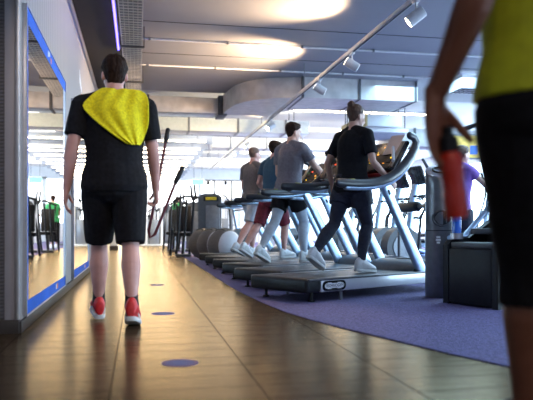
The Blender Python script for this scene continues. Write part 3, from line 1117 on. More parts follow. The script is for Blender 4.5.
for i in range(len(grid)):
    for k in range(NX + 1):
        r = grid[i][k]
        nb = [grid[a][c][1] for a in range(max(0, i - 1), min(len(grid), i + 2)) for c in range(max(0, k - 1), min(NX + 1, k + 2))]
        r.append(min(r[1], sum(nb) / len(nb)))
b = MB()
vs = []
for i, row in enumerate(grid):
    vr = []
    for k, (x, y, z, ys) in enumerate(row):
        fold = 0.007 * math.sin(k * 0.95 + i * 0.35) + 0.006 * math.sin(k * 0.41 - i * 0.7)
        edge_lift = 0.012 if i == len(grid) - 1 or k in (0, NX) else 0
        vr.append(b.bm.verts.new((x, ys - 0.020 - fold - edge_lift * 0.3, z)))
    vs.append(vr)
top = [b.bm.verts.new((v.co.x * 0.96, v.co.y + 0.055, v.co.z + 0.012)) for v in vs[0]]
vs.insert(0, top)
for i in range(len(vs) - 1):
    for k in range(NX):
        b.bm.faces.new((vs[i][k], vs[i][k + 1], vs[i + 1][k + 1], vs[i + 1][k]))
bmesh.ops.recalc_face_normals(b.bm, faces=b.bm.faces)
bmesh.ops.solidify(b.bm, geom=list(b.bm.faces), thickness=0.012)
tw = b.build('towel', M['cloth_towel'], angle=80)
tw.location = man.location
tw.rotation_euler = man.rotation_euler
sd_ = tw.modifiers.new('sub', 'SUBSURF')
sd_.levels = 1
sd_.render_levels = 1
tag(tw, 'crumpled neon yellow towel draped over the walking man\'s shoulders and upper back', 'towel')

# dark red exercise band swinging from his right hand
t = thing('exercise_band', 'dark red exercise band swinging from the walking man\'s right hand', 'exercise band', (WMX, WMY, 0), rad(2))
def ml(px, py):
    return Vector(((px - 116) / FPX * 4.5, MANW.y + 0.03, CAM_H + (228 - py) / FPX * 4.5))
hc = MANW + MANH * 0.085 + Vector((-0.012, 0.018, 0))
u1 = Vector((0.10, 0.10, 0.52))
pts = [hc + u1 * (1 - k / 6) for k in range(6)] + [hc, hc + Vector((-.02, 0, -.10)), hc + Vector((-.045, .0, -.22)), hc + Vector((-.035, .01, -.27)), hc + Vector((0, .02, -.25)), hc + Vector((.04, .02, -.15)), hc + Vector((.10, .03, .0)), hc + Vector((.155, .04, .14))]
MB().tube(pts, 0.011, 10, round_ends=True).build('tube', M['redband'], t)
MB().tube([pts[0] - u1 * .14, pts[0] + u1 * .02], 0.018, 12, round_ends=True).build('handle', M['black'], t)
MB().tube([pts[-1], pts[-1] + Vector((.05, .01, .105))], 0.018, 12, round_ends=True).build('handle', M['black'], t)

# ------------------------------------------------------------------ the person passing close on the right
fp = L(0.765, 1.72)
fgp, J2, A2, S2, lift2 = person(
    'person close to the camera at right edge, lime yellow shirt and black shorts', (fp.x, fp.y, 0), 0, 1.90,
    legs=[(14, 6, 6, -9), (-14, 14, -14, 0)], arms=[('ik', (-0.335, 0.03, 0.985), (0.1, -1, 0.05), (0.06, 0.02, -1)), (-12, 6, 12)],
    look={'hands': {0: {'n': (.6, -.8, 0), 't': (.8, .6, 0), 'scale': 1.15, 'curls': [(.18, .30, .25), (.12, .26, .22), (.12, .28, .25), (.2, .35, .3)], 'tb': .75}}},
    lean=0.03, shirt='cloth_lime', sleeve=0.0, hem=0.915, shorts='cloth_black', short_len=1.22, sock=None, shoe='shoe_black', hairm='hair_dark', skin='skin_brown', wide=1.12, voxel=0.0055, flare=.014)
wr = A2[0][2]
hd = A2[0][3]
t = thing('water_bottle', 'red water bottle held from above in the close person\'s left hand', 'bottle', (fp.x, fp.y, 0))
top = wr + hd * 0.105 + Vector((0.6, -0.8, 0)) * 0.040 + Vector((-.004, .010, 0))
ax = Vector((0.115, 0.0, -1)).normalized()
s, u = frame_from(ax)
def turn(prof):
    return [[top + ax * q + s * (math.cos(2 * PI * j / 28) * r) + u * (math.sin(2 * PI * j / 28) * r) for j in range(28)] for q, r in prof]
MB().rings(turn([(.038, .021), (.048, .027), (.06, .030), (.10, .0295), (.108, .028), (.135, .028), (.143, .030), (.196, .030), (.205, .028), (.208, .023)])).build('flask', M['redbottle'], t)
MB().rings(turn([(-.028, .010), (-.026, .0145), (-.006, .0145), (-.004, .018), (0, .0235), (.036, .0245), (.04, .021)])).build('cap', M['black'], t)

# ------------------------------------------------------------------ treadmill row geometry (shared with the machines)
TM_RZ = rad(-60)
TM0 = L(0.089, 5.894)
TM_SP = 1.07
def tm_pt(i, x, s, z=0.0):
    r = Matrix.Rotation(TM_RZ, 3, 'Z')
    return Vector((TM0.x, TM0.y + TM_SP * i, 0)) + r @ Vector((x, s, z))
DECK = 0.205
run_kw = dict(voxel=0.007)
person('runner with brown hair bun in black T-shirt and dark leggings on the nearest treadmill', tm_pt(0, 0.0, 1.0, DECK), TM_RZ, 1.70,
       legs=[(-22, 22, -30, 0), (20, 34, -4, 0)], arms=[(-22, 14, 48), (-2, 16, 52)], look={}, lean=0.06, hair='bun', hairm='hair_brown', skin='skin_pale',
       shirt='cloth_black', sleeve=0.70, hem=0.84, shorts='cloth_navy', short_len=0.5, legging='cloth_navy', shoe='shoe_white', female=True, wide=1.10, head_turn=(-8, 4), **run_kw)
person('dark-haired man in grey T-shirt holding the console of a middle treadmill', tm_pt(2, 0.0, 0.80, DECK), TM_RZ, 1.84,
       legs=[(-20, 14, -26, 0), (24, 22, 6, 0)], arms=[(6, 12, 40), ('ik', (0.30, 0.48, 1.02), (0.4, -0.5, -1), (0.1, 1, -.35))],
       look={'hands': {1: {'n': (0, -.3, -1), 't': (-1, 0, 0), 'curls': (.3, .4, .3)}}}, lean=0.08, hair='short', hairm='hair_dark', skin='skin_pale',
       shirt='cloth_grey', sleeve=0.62, hem=0.85, shorts='cloth_black', short_len=0.62, legging='cloth_pale', shoe='shoe_white', wide=1.05, head_turn=(-14, 4), **run_kw)
person('man in petrol blue T-shirt and maroon shorts running between two men in grey shirts', tm_pt(3, 0.0, 0.80, DECK), TM_RZ, 1.75,
       legs=[(-24, 16, -28, 0), (26, 30, 4, 0)], arms=[(-14, 12, 70), (10, 14, 70)], look={}, lean=0.07, hair='short', hairm='hair_dark', skin='skin_pink',
       shirt='cloth_blue', sleeve=0.6, hem=0.86, shorts='cloth_maroon', short_len=0.98, shoe='shoe_white', head_turn=(-10, 2), **run_kw)
person('man with cropped hair in warm grey T-shirt, leftmost and farthest of the treadmill runners', tm_pt(4, 0.0, 0.66, DECK), TM_RZ, 1.76,
       legs=[(18, 26, 2, 0), (-20, 14, -26, 0)], arms=[(4, 12, 40), (-8, 12, 50)], look={}, lean=0.05, hair='buzz', hairm='hair_grey', skin='skin_pink',
       shirt='cloth_dgrey', sleeve=0.62, hem=0.82, shorts='cloth_pale', short_len=0.9, shoe='shoe_white', wide=1.1, head_turn=(-8, 0), **run_kw)
pp = W(459, 8.3)
person('person in purple top reaching forward, half hidden behind the red bottle', (pp.x, pp.y, 0.006), rad(-75), 1.68,
       legs=[(0, 2, 0, 2), (6, 4, 0, 2)], arms=[(10, 8, 30), ('ik', (0.26, 0.46, 1.13), (0.3, -0.5, -1))], look={}, lean=0.06, hair='short', hairm='hair_brown', skin='skin_pale',
       shirt='cloth_purple', sleeve=0.45, shorts='cloth_navy', short_len=0.6, legging='cloth_navy', shoe='shoe_grey', female=True, voxel=0.009)
gp = W(177, 22.0)
person('small distant person in green top standing among the black frames', (gp.x, gp.y, 0), rad(-40), 1.70,
       legs=[(2, 2, 0, 2), (-2, 4, 0, 2)], arms=[(12, 10, 40), (18, 10, 60)], look={}, lean=0.05, hair='short', hairm='hair_dark', skin='skin_pink',
       shirt='cloth_green', sleeve=0.5, shorts='cloth_black', short_len=1.7, shoe='shoe_white', voxel=0.010)
# ================================================================== TREADMILLS
M['sensor'] = mat('olive_sensor', (0.30, 0.30, 0.06), 0.4)
def make_treadmill(label):
    t = thing('treadmill', label, 'treadmill', (0, 0, 0.006), 0, 'silver treadmills in the row')
    RX = Matrix.Rotation
    for s in (-1, 1):
        b = MB().box((s * 0.355, 1.13, 0.138), (0.07, 1.92, 0.105), bev=0.012)
        r = b.build('side_rail', M['silver_l'], t)
        b = MB().box((s * 0.335, 1.05, 0.196), (0.115, 2.05, 0.018), bev=0.006)
        b.build('foot_strip', M['dgrey'], t)
        # logo plate on the outer face
        b = MB()
        def pill(L_, H_, x0, x1):
            pts = []
            for k in range(9):
                a = -PI / 2 + PI * k / 8
                pts.append((L_ / 2 - H_ / 2 + math.cos(a) * H_ / 2, math.sin(a) * H_ / 2))
            for k in range(9):
                a = PI / 2 + PI * k / 8
                pts.append((-L_ / 2 + H_ / 2 + math.cos(a) * H_ / 2, math.sin(a) * H_ / 2))
            return [[Vector((x, 0.335 + p, 0.138 + q)) for p, q in pts] for x in (x0, x1)]
        b.rings(pill(0.30, 0.088, s * 0.386, s * 0.3935))
        pl = b.build('logo_plate', M['blackg'], r)
        b = MB()
        b.rings(pill(0.245, 0.044, s * 0.3930, s * 0.3945))
        for k in (-1, 1):
            b.box((s * 0.3937, 0.335 + k * 0.062, 0.138), (0.0014, 0.05, 0.056))
        b.build('logo', M['plate_white'], pl)
        mw = Matrix.Translation((s * 0.3946, 0.335, 0.138)) @ RX(PI / 2 * s, 4, 'Z') @ RX(PI / 2, 4, 'X')
        text_mesh('lettering', 'TECHNOGYM', 0.037, M['black'], pl, mw, 0.0004)
    b = MB().box((0, 0.10, 0.145), (0.76, 0.20, 0.125), bev=0.035, seg=4)
    b.build('rear_cap', M['black'], t)
    b = MB()
    prof = [(0.07, 0.192), (0.045, 0.180), (0.040, 0.165), (1.66, 0.165), (1.66, 0.200), (0.09, 0.200)]
    b.rings([[Vector((x, y, z)) for y, z in prof] for x in (-0.285, 0.285)])
    b.build('running_belt', M['rubber'], t)
    MB().box((0, 1.0, 0.12), (0.62, 1.7, 0.06)).build('deck', M['black'], t)
    b = MB()
    hp_ = [(1.58, .196, .30), (1.62, .25, .315), (1.72, .295, .325), (1.90, .315, .33), (2.10, .295, .32), (2.20, .23, .30), (2.215, .12, .29), (2.16, .09, .28), (1.7, .09, .28)]
    b.rings([[Vector((x * w, y, z)) for y, z, w in hp_] for x in (-1.0, -.93, .93, 1.0)])
    b.build('motor_hood', M['dgrey'], t, angle=50)
    MB().box((0, 1.93, 0.318), (0.26, 0.14, 0.012), bev=0.005).build('hood_badge', M['mgrey'], t)
    for sx in (-.30, .30):
        for y in (0.14, 2.0):
            MB().cyl((sx, y, 0), (sx, y, 0.014), .030, seg=14).cyl((sx, y, .014), (sx, y, .10), .014, seg=10).build('foot', M['black'], t)
        MB().cyl((sx + .05 * (1 if sx > 0 else -1), .46, 0.0), (sx + .05 * (1 if sx > 0 else -1), .46, .09), .016, seg=10).build('foot', M['mgrey'], t)
    for s in (-1, 1):
        b = MB()
        p0, p1 = Vector((s * .345, 1.70, .17)), Vector((s * .345, 1.045, 1.10))
        d = (p1 - p0).normalized()
        n = Vector((1, 0, 0)).cross(d)
        pr = []
        for k in range(20):
            a = 2 * PI * k / 20
            cx = math.copysign(abs(math.cos(a)) ** .55, math.cos(a)) * .028
            cy = math.copysign(abs(math.sin(a)) ** .55, math.sin(a)) * .056
            pr.append((cx, cy))
        b.rings([[p + Vector((1, 0, 0)) * cx * w + n * cy * w for cx, cy in pr] for p, w in ((p0, 1.12), (p0.lerp(p1, .5), 1.0), (p1, .95))])
        u = b.build('upright', M['silver'], t)
        c = p0.lerp(p1, .88)
        MB().box(c + Vector((s * .028, 0, 0)), (.006, .03, .05), rot=RX(0.6, 3, 'X'), bev=.002).build('emblem', M['black'], u)
        path = [(.42, 1.050), (.52, 1.045), (.68, 1.045), (.85, 1.055), (1.0, 1.078), (1.14, 1.118), (1.27, 1.18), (1.38, 1.26), (1.475, 1.35), (1.545, 1.44), (1.565, 1.51), (1.53, 1.555), (1.46, 1.565)]
        hr_ = [.040, .047, .049, .050, .053, .056, .058, .058, .056, .052, .047, .043, .038]
        b = MB().tube([(s * .36, y, z) for y, z in path], hr_, 16, flat=(1.0, .68), up=Vector((1, 0, 0)), round_ends=True)
        h = b.build('handrail', M['hrail'], t)
        b = MB().tube([(s * .362, y, z - .036) for y, z in path[1:9]], [q * .55 for q in hr_[1:9]], 12, flat=(.8, 1.1), up=Vector((1, 0, 0)), round_ends=True)
        b.build('handrail_trim', M['silver'], h)
        MB().box((s * .36, .60, 1.090), (.034, .06, .010), bev=.004).build('sensor_strip', M['sensor'], h)
    # console
    Rc = RX(rad(-38), 3, 'X')
    cc = Vector((0, 1.40, 1.36))
    MB().box(cc, (.64, .055, .40), rot=Rc, bev=.024, seg=3).build('console', M['blackg'], t)
    con = [c for c in t.children if c.name.startswith('console')][0]
    ny = Rc @ Vector((0, -1, 0))
    MB().box(cc + ny * .028 + Rc @ Vector((0, 0, .03)), (.46, .008, .27), rot=Rc, bev=.003).build('display', M['lit_screen'], con)
    for s in (-1, 1):
        MB().box(cc + Rc @ Vector((s * .27, -.035, .0)), (.035, .03, .34), rot=Rc, bev=.01).build('console_edge', mat_bronze, con)
    MB().box((0, 1.24, 1.165), (.60, .17, .04), bev=.014).build('tray', M['redtray'], t)
    MB().tube([(-.36, 1.16, 1.12), (.36, 1.16, 1.12)], .026, 14).build('cross_bar', M['dgrey'], t)
    MB().box((0, 1.36, 1.19), (.50, .10, .10), bev=.02, rot=RX(rad(-20), 3, 'X')).build('console_neck', M['dgrey'], t)
    return t

mat_bronze = mat('bronze_plastic', (0.30, 0.22, 0.17), 0.35, 0.3)
tm_labels = ['nearest silver treadmill, under the bun-haired runner in black', 'second silver treadmill from the camera, empty between two runners',
             'silver treadmill under the dark-haired man in grey T-shirt', 'silver treadmill under the man in maroon shorts',
             'silver treadmill under the man with cropped hair', 'farthest silver treadmill of the row, beside the grey gym balls']
tm0 = make_treadmill(tm_labels[0])
tms = [tm0] + [copy_tree(tm0, lb) for lb in tm_labels[1:]]
for i, t in enumerate(tms):
    p = tm_pt(i, 0, 0)
    t.location = (p.x, p.y, 0.006)
    t.rotation_euler = (0, 0, TM_RZ)

# paper propped on the nearest console
Rp = Matrix.Rotation(rad(-38), 3, 'X')
def con_pt(x, up_, off):
    v = Vector((0, 1.40, 1.366)) + Rp @ Vector((x, -off, up_))
    return tm_pt(0, v.x, v.y, v.z)
t = thing('paper_sheet', 'pinkish paper sheet propped on the nearest treadmill console', 'paper', tuple(con_pt(.17, .10, .040)), TM_RZ)
b = MB()
vs = [[b.bm.verts.new(Rp @ Vector((x * .085, -.002 - .005 * (1 + math.sin(x * 2 + z)), -.10 + .13 * z))) for x in (-1, -.5, 0, .5, 1)] for z in [k / 6 for k in range(13)]]
for i in range(12):
    for k in range(4):
        b.bm.faces.new((vs[i][k], vs[i][k + 1], vs[i + 1][k + 1], vs[i + 1][k]))
bmesh.ops.recalc_face_normals(b.bm, faces=b.bm.faces)
bmesh.ops.solidify(b.bm, geom=list(b.bm.faces), thickness=.002)
b.build('sheet', M['paper'], t)
t = thing('paper_roll', 'white rolled paper leaning on the nearest treadmill console beside the pinkish sheet', 'paper', tuple(con_pt(.25, -.03, .062)), TM_RZ)
MB().tube([Rp @ Vector((.05, 0, -.09)), Rp @ Vector((-.05, 0, .11))], .016, 14).build('roll', M['plate_white'], t)

# ================================================================== DISPENSER COLUMN
p = W(439.5, 6.2)
t = thing('bin', 'tall dark cylindrical bin with a round opening beside the nearest treadmill', 'bin', (p.x, p.y, 0.006), rad(-15))
b = MB()
R_ = 0.132
n = 40
prof = [(0.0, R_ * .96), (.012, R_), (1.05, R_), (1.165, R_), (1.172, R_ * .97)]
b.rings([[Vector((math.cos(2 * PI * j / n) * r, math.sin(2 * PI * j / n) * r, z + (.50 * math.sin(2 * PI * j / n) * r if z > 1.1 else 0))) for j in range(n)] for z, r in prof])
b.build('body', M['mgrey'], t)
MB().rings([[Vector((math.cos(2 * PI * j / n) * r, math.sin(2 * PI * j / n) * r, 1.17 + dz + .50 * math.sin(2 * PI * j / n) * r)) for j in range(n)] for dz, r in ((0, R_ * .95), (.010, R_ * .95), (.014, R_ * .9))]).build('lid', M['strip'], t)
MB().tube([(R_ * .45 * math.cos(a), R_ * .45 * math.sin(a), 1.188 + .50 * R_ * .45 * math.sin(a)) for a in [2 * PI * k / 20 for k in range(20)]], .010, 10, closed=True).build('lid_ring', M['black'], t)
b = MB()
ring0, ring1, ring2 = [], [], []
for j in range(28):
    a = 2 * PI * j / 28
    x, z = math.cos(a) * .082, math.sin(a) * .072 + .735
    def surf(x, off): return Vector((x, -math.sqrt(max(R_ * R_ - x * x, 1e-5)) - off, 0))
    for lst, k, off in ((ring0, 1.12, .001), (ring1, 1.0, .012), (ring2, .86, .002)):
        q = surf(x * k, off)
        lst.append(Vector((q.x, q.y, .735 + (z - .735) * k)))
b.rings([ring0, ring1, ring2], cap=False)
b.build('opening_rim', M['dgrey'], t)
b = MB()
b.rings([ring2, [Vector((v.x * .98, v.y + .004, .735 + (v.z - .735) * .98)) for v in ring2]])
b.build('opening', M['black'], t)
MB().tube([(math.cos(2 * PI * j / 40) * (R_ + .001), math.sin(2 * PI * j / 40) * (R_ + .001), .62) for j in range(40)], .004, 6, closed=True).build('seam', M['black'], t)
b = MB()
for k, (zz, w_) in enumerate(((.51, .030), (.535, .045), (.56, .036))):
    b.box((-.035, -math.sqrt(R_ ** 2 - .035 ** 2) - .001, zz), (w_, .003, .018), rot=Matrix.Rotation(rad(-15), 3, 'Z'))
b.build('label_mark', M['plate_white'], t)

# ================================================================== STAIR CLIMBER
p = L(2.15, 5.70)
t = thing('stair_climber', 'black stair climbing machine at the right edge behind the close person', 'exercise machine', (p.x, p.y, 0.006), rad(-72))
# local: +y is the direction the user faces
for s in (-1, 1):
    b = MB()
    side = [(-.55, 0.0), (-.55, .50), (-.50, .545), (-.30, .56), (.0, .72), (.35, .95), (.62, .95), (.72, .85), (.72, 0.0)]
    b.rings([[Vector((s * x, y, z)) for y, z in side] for x in (.24, .30)])
    b.build('side_panel', M['black'], t)
    MB().tube([(s * .27, -.50, .56), (s * .27, -.32, .575), (s * .27, -.06, .80), (s * .27, .18, 1.02), (s * .27, .6, 1.06)], .030, 12, flat=(1.2, .7)).build('edge_trim', M['silver'], t)
    MB().tube([(s * .29, .60, .95), (s * .29, .66, 1.25), (s * .29, .55, 1.55), (s * .29, .30, 1.62), (s * .29, -.05, 1.60), (s * .29, -.35, 1.50)], .022, 12, round_ends=True).build('handrail', M['hrail'], t)
    MB().cyl((s * .302, .30, .20), (s * .309, .30, .20), .16, seg=30).build('wheel_cover', M['mgrey'], t)
MB().box((0, 0.08, .24), (.48, 1.26, .47), bev=.02).build('body', M['black'], t)
for k in range(4):
    MB().box((0, -.42 + k * .23, .50 + k * .115), (.46, .22, .05), bev=.008).box((0, -.31 + k * .23, .45 + k * .115), (.46, .02, .10)).build('step', M['dgrey'], t)
MB().box((0, .55, .72), (.46, .14, .5), bev=.02).build('motor_cover', M['black'], t)
MB().tube([(0, .62, .9), (0, .66, 1.5)], .05, 14).build('mast', M['hrail'], t)
MB().box((0, .62, 1.66), (.42, .06, .34), rot=Matrix.Rotation(rad(-25), 3, 'X'), bev=.02).build('console', M['blackg'], t)
MB().tube([(-.29, .55, 1.56), (.29, .55, 1.56)], .02, 12).build('cross_bar', M['hrail'], t)
MB().tube([(-.22, -.47, .55), (-.22, -.47, .60)], .055, 20).build('cup_holder', M['strip'], t)
STAIR = t
rs_ = Matrix.Rotation(rad(-72), 3, 'Z')
q = p + rs_ @ Vector((-.22, -.47, 0))
t = thing('water_bottle', 'small translucent blue bottle standing on the stair machine below the red bottle', 'bottle', (q.x, q.y, .606))
b = MB()
b.rings([[Vector((math.cos(2 * PI * j / 24) * r, math.sin(2 * PI * j / 24) * r, z)) for j in range(24)] for z, r in ((0, .034), (.004, .038), (.12, .038), (.15, .03), (.165, .016), (.18, .016))])
b.build('flask', M['bluebottle'], t)
MB().cyl((0, 0, .18), (0, 0, .205), .018, seg=18).build('cap', M['plate_white'], t)
q = p + rs_ @ Vector((0.0, -.02, 0))
person('person on the stair machine, hidden behind the close person except a grey shoe', (q.x, q.y, .646), rad(-72), 1.62,
       legs=[(10, 20, 0, 0), (6, 12, 0, 0)], arms=[(20, 10, 40), (20, 10, 40)], look={}, lean=.10, hair='short', hairm='hair_dark', skin='skin_pink',
       shirt='cloth_dgrey', shorts='cloth_black', short_len=.9, sock=None, shoe='shoe_grey', sole='shoe_white', voxel=.010)

# ================================================================== ELLIPTICALS behind the treadmills
def make_elliptical():
    t = thing('elliptical_trainer', '', 'exercise machine', (0, 0, .006), 0, 'elliptical trainers behind the treadmills')
    MB().box((0, .0, .04), (.10, 1.5, .06), bev=.015).box((0, -.70, .03), (.52, .10, .05), bev=.015).box((0, .70, .03), (.56, .10, .05), bev=.015).build('base_frame', M['mgrey'], t)
    MB().tube([(-.10, .48, .36), (.10, .48, .36)], .30, 28).build('flywheel_housing', M['dgrey'], t)
    for s in (-1, 1):
        MB().tube([(s * .101, .48, .36), (s * .115, .48, .36)], .20, 24).build('flywheel_cover', M['mgrey'], t)
    MB().tube([(0, .36, .5), (0, .30, .95), (0, .22, 1.30)], .048, 14).build('column', M['silver'], t)
    Rc = Matrix.Rotation(rad(-25), 3, 'X')
    c = MB().box((0, .20, 1.44), (.36, .05, .30), rot=Rc, bev=.02).build('console', M['blackg'], t)
    MB().box((0, .168, 1.455), (.28, .01, .20), rot=Rc, bev=.003).build('display', mat_bronze, c)
    for s in (-1, 1):
        MB().tube([(s * .24, .34, .30), (s * .25, .30, .80), (s * .27, .16, 1.08), (s * .27, .10, 1.28), (s * .24, .16, 1.52), (s * .22, .24, 1.66)], [.022, .022, .02, .02, .022, .022], 12, round_ends=True).build('moving_handle', M['hrail'], t)
        MB().tube([(s * .04, .27, 1.12), (s * .18, .10, 1.14), (s * .20, -.10, 1.12)], .018, 10, round_ends=True).build('fixed_handle', M['black'], t)
        dz = .10 * s
        MB().tube([(s * .24, .34, .32), (s * .20, -.10, .30 + dz), (s * .16, -.62, .22 + dz * .5)], .026, 12).build('pedal_arm', M['silver'], t)
        MB().box((s * .19, -.18, .335 + dz), (.14, .36, .04), bev=.012).build('pedal', M['black'], t)
    MB().tube([(-.16, -.62, .20), (.16, -.62, .24)], .03, 12).build('crank', M['black'], t)
    MB().box((0, -.64, .13), (.08, .12, .2), bev=.01).build('rear_post', M['mgrey'], t)
    return t

ell = make_elliptical()
spots_ = [(366, 13.0, 'elliptical trainer farthest left, seen between the nearest treadmill\'s uprights'), (393, 12.1, 'elliptical trainer under the paper on the nearest console'),
          (411, 11.1, 'elliptical trainer just left of the tall dark bin'), (428, 10.1, 'elliptical trainer directly behind the tall dark bin'),
          (500, 12.2, 'elliptical trainer behind the red bottle and the stair machine')]
for i, (px, D, lb) in enumerate(spots_):
    o = ell if i == 0 else copy_tree(ell)
    o['label'] = lb
    q = W(px, D)
    o.location = (q.x, q.y, .006)
    o.rotation_euler = (0, 0, rad(100))
# padded bar on two posts
a, c = L(1.85, 9.5), L(2.2, 7.6)
t = thing('padded_bar', 'black padded bar on thin posts behind the nearest treadmill', 'exercise machine', ((a.x + c.x) / 2, (a.y + c.y) / 2, .006), math.atan2(c.y - a.y, c.x - a.x))
ln = (c - a).length
MB().tube([(-ln / 2, 0, .93), (ln / 2, 0, .93)], .03, 14).build('bar', M['hrail'], t)
for s in (-1, 1):
    MB().tube([(s * ln * .28 - ln * .19, 0, .93), (s * ln * .28 + ln * .19, 0, .93)], .068, 20, round_ends=True).build('pad', M['black'], t)
    MB().tube([(s * ln * .42, 0, .03), (s * ln * .42, 0, .93)], .022, 12).build('post', M['dgrey'], t)
    MB().box((s * ln * .42, 0, .02), (.08, .5, .035), bev=.01).build('foot', M['dgrey'], t)

# ================================================================== GYM BALLS
for i, (px, D, lb) in enumerate(((224.5, 12.25, 'nearest grey gym ball with a pale end and oval logo, beside the last treadmill'), (213, 12.95, 'middle grey gym ball of the three in a row'),
                                 (204, 13.65, 'farthest grey gym ball of the three, next to the black frames'))):
    r = .318
    q = W(px, D)
    t = thing('gym_ball', lb, 'ball', (q.x, q.y, .006 + r), rad(-14), 'grey gym balls in a row')
    # dark cover on the far/left portion, pale vinyl toward +x
    ax = Vector((.72, -.69, 0)).normalized()
    s, u = frame_from(ax)
    def cap(a0, a1, rr, n=40, m=14):
        out = []
        for k in range(m + 1):
            an = a0 + (a1 - a0) * k / m
            out.append([ax * (math.cos(an) * rr) + s * (math.sin(an) * rr * math.cos(2 * PI * j / n)) + u * (math.sin(an) * rr * math.sin(2 * PI * j / n)) for j in range(n)])
        return out
    MB().rings(cap(.004, PI * .345, r - .002, m=16)).build('pale_side', M['ball_light'], t)
    MB().rings(cap(PI * .335, PI - .004, r, m=26)).build('dark_cover', M['ball_dark'], t)
    b = MB()
    for k in (0.32, -0.05):
        pts = []
        for j in range(9):
            an = PI * .40 + (PI * .22) * j / 8
            v = ax * math.cos(an) + (u * math.cos(k) + s * math.sin(k)) * math.sin(an)
            pts.append(v * (r + .004))
        b.tube(pts, .024, 10, flat=(1.0, .3), round_ends=True)
    b.build('handle', M['black'], t)
    b = MB()
    def on(dx, dz, rr): 
        v = (ax + s * dx + u * dz).normalized()
        return v * rr
    ring = [on(.30 * math.copysign(abs(math.cos(a)) ** .6, math.cos(a)), -.22 + .13 * math.copysign(abs(math.sin(a)) ** .8, math.sin(a)), r + .0) for a in [2 * PI * k / 32 for k in range(32)]]
    b.tube(ring, .010, 8, closed=True)
    b.build('logo_outline', M['black'], t)
    b = MB()
    for k in range(9):
        c_ = on(-.20 + .05 * k, -.22, r + .001)
        b.box(c_, (.007, .007, .035), rot=Matrix.Rotation(rad(-30), 3, 'Z'))
    b.build('logo_lettering', M['black'], t)

# ================================================================== STRENGTH MACHINES
def tower(label, px, D, rz, sign=True, h=1.42):
    q = W(px, D)
    t = thing('strength_machine', label, 'exercise machine', (q.x, q.y, .006), rz, 'strength machines along the aisle')
    MB().box((0, 0, .04), (.70, .9, .06), bev=.012).build('base', M['dgrey'], t)
    b = MB()
    pts = [(-.26, .04), (-.26, h - .10), (-.22, h - .03), (-.12, h), (.12, h), (.22, h - .03), (.26, h - .10), (.26, .04)]
    b.rings([[Vector((x, y, z)) for x, z in pts] for y in (-.18, .18)])
    b.build('weight_tower', M['dgrey'], t, angle=50)
    MB().box((.06, -.186, h * .46), (.30, .014, h * .70), bev=.005).build('shroud', M['mgrey'], t)
    MB().box((.225, -.186, h * .46), (.016, .02, h * .72)).build('trim_line', M['silver_l'], t)
    if sign:
        b = MB().box((.03, -.185, h - .115), (.34, .014, .11), bev=.006)
        sg = b.build('sign', M['black'], t)
        MB().box((.03, -.195, h - .115), (.24, .008, .062), bev=.022, seg=4).build('yellow_panel', M['yellow'], sg)
        text_mesh('lettering', 'TECHNOGYM', .036, M['black'], sg, Matrix.Translation((.03, -.2, h - .115)) @ Matrix.Rotation(PI / 2, 4, 'X'), .0005)
    MB().tube([(.28, 0, h - .03), (.36, 0, h - .06), (.43, 0, h - .16), (.46, 0, h * .55), (.47, 0, .05)], .024, 12).build('guard_tube', M['black'], t)
    for k, (x, hh) in enumerate(((-.36, 1.36), (-.52, 1.30), (-.66, 1.34), (-.80, 1.22))):
        MB().tube([(x - .10, -.18 + .06 * k, .02), (x - .04, -.14, .6), (x, -.10 + .05 * k, hh)], .028, 12).build('lever', M['black'], t)
    MB().tube([(-.84, -.1, 1.24), (-.55, -.08, 1.36), (-.26, 0, 1.34)], .026, 12).build('top_arm', M['black'], t)
    for x in (-.32, -.40):
        MB().tube([(x, -.04, 1.30), (x - .03, -.08, 1.60)], [.030, .026], 12, round_ends=True).build('grip', M['black'], t)
    MB().box((-.62, .22, .50), (.42, .40, .09), bev=.03).build('seat', M['black'], t)
    MB().box((-.62, .46, .86), (.36, .09, .62), bev=.03, rot=Matrix.Rotation(rad(-12), 3, 'X')).build('backrest', M['black'], t)
    MB().tube([(-.62, .24, .05), (-.62, .24, .48)], .04, 12).build('seat_post', M['mgrey'], t)
    MB().box((-.60, .1, .035), (.34, .7, .05), bev=.01).build('foot_frame', M['dgrey'], t)
    return t

tower('dark strength machine with yellow sign standing behind the gym balls', 210, 15.0, rad(-8))
tower('black strength machine farther down the aisle, left of the yellow-signed one', 196, 18.2, rad(-8), False, 1.36)
tower('distant strength machine at the end of the aisle beyond the person in green', 166, 25.5, rad(10), False, 1.5)

def cable_station(label, px, D, h, m, rz=0.0):
    q = W(px, D)
    t = thing('cable_station', label, 'exercise machine', (q.x, q.y, .006), rz, 'pale cable stations at the end of the hall')
    MB().box((0, 0, .03), (1.1, .7, .05), bev=.01).build('base', m, t)
    for s in (-1, 1):
        MB().box((s * .28, 0, h / 2), (.07, .09, h - .04), bev=.01).build('post', m, t)
        MB().box((s * .28, 0, h), (.62 if h > 2 else .4, .12, .05), bev=.01).build('arm', m, t)
        MB().cyl((s * .28 - .2, -.05, h - .08), (s * .28 - .2, .05, h - .08), .06, seg=18).build('pulley', M['black'], t)
        MB().tube([(s * .28 - .2, 0, h - .1), (s * .28 - .2, 0, .6)], .006, 6).build('cable', M['black'], t)
    MB().box((0, .05, .5), (.34, .2, .9), bev=.01).build('weight_stack', M['mgrey'], t)
    return t

cable_station('tall grey cable station with two T-shaped tops beside the cropped-haired runner', 223, 21.0, 2.15, M['mgrey'])
cable_station('white framed cable station at the end of the aisle under the exercise band', 154, 24.0, 1.7, M['white'], .2)
cable_station('white framed cable station far behind the walking man\'s right hand', 144, 28.0, 1.9, M['white'], -.1)
cable_station('white cable station seen between the treadmill runners', 268, 20.0, 1.6, M['white'], .3)

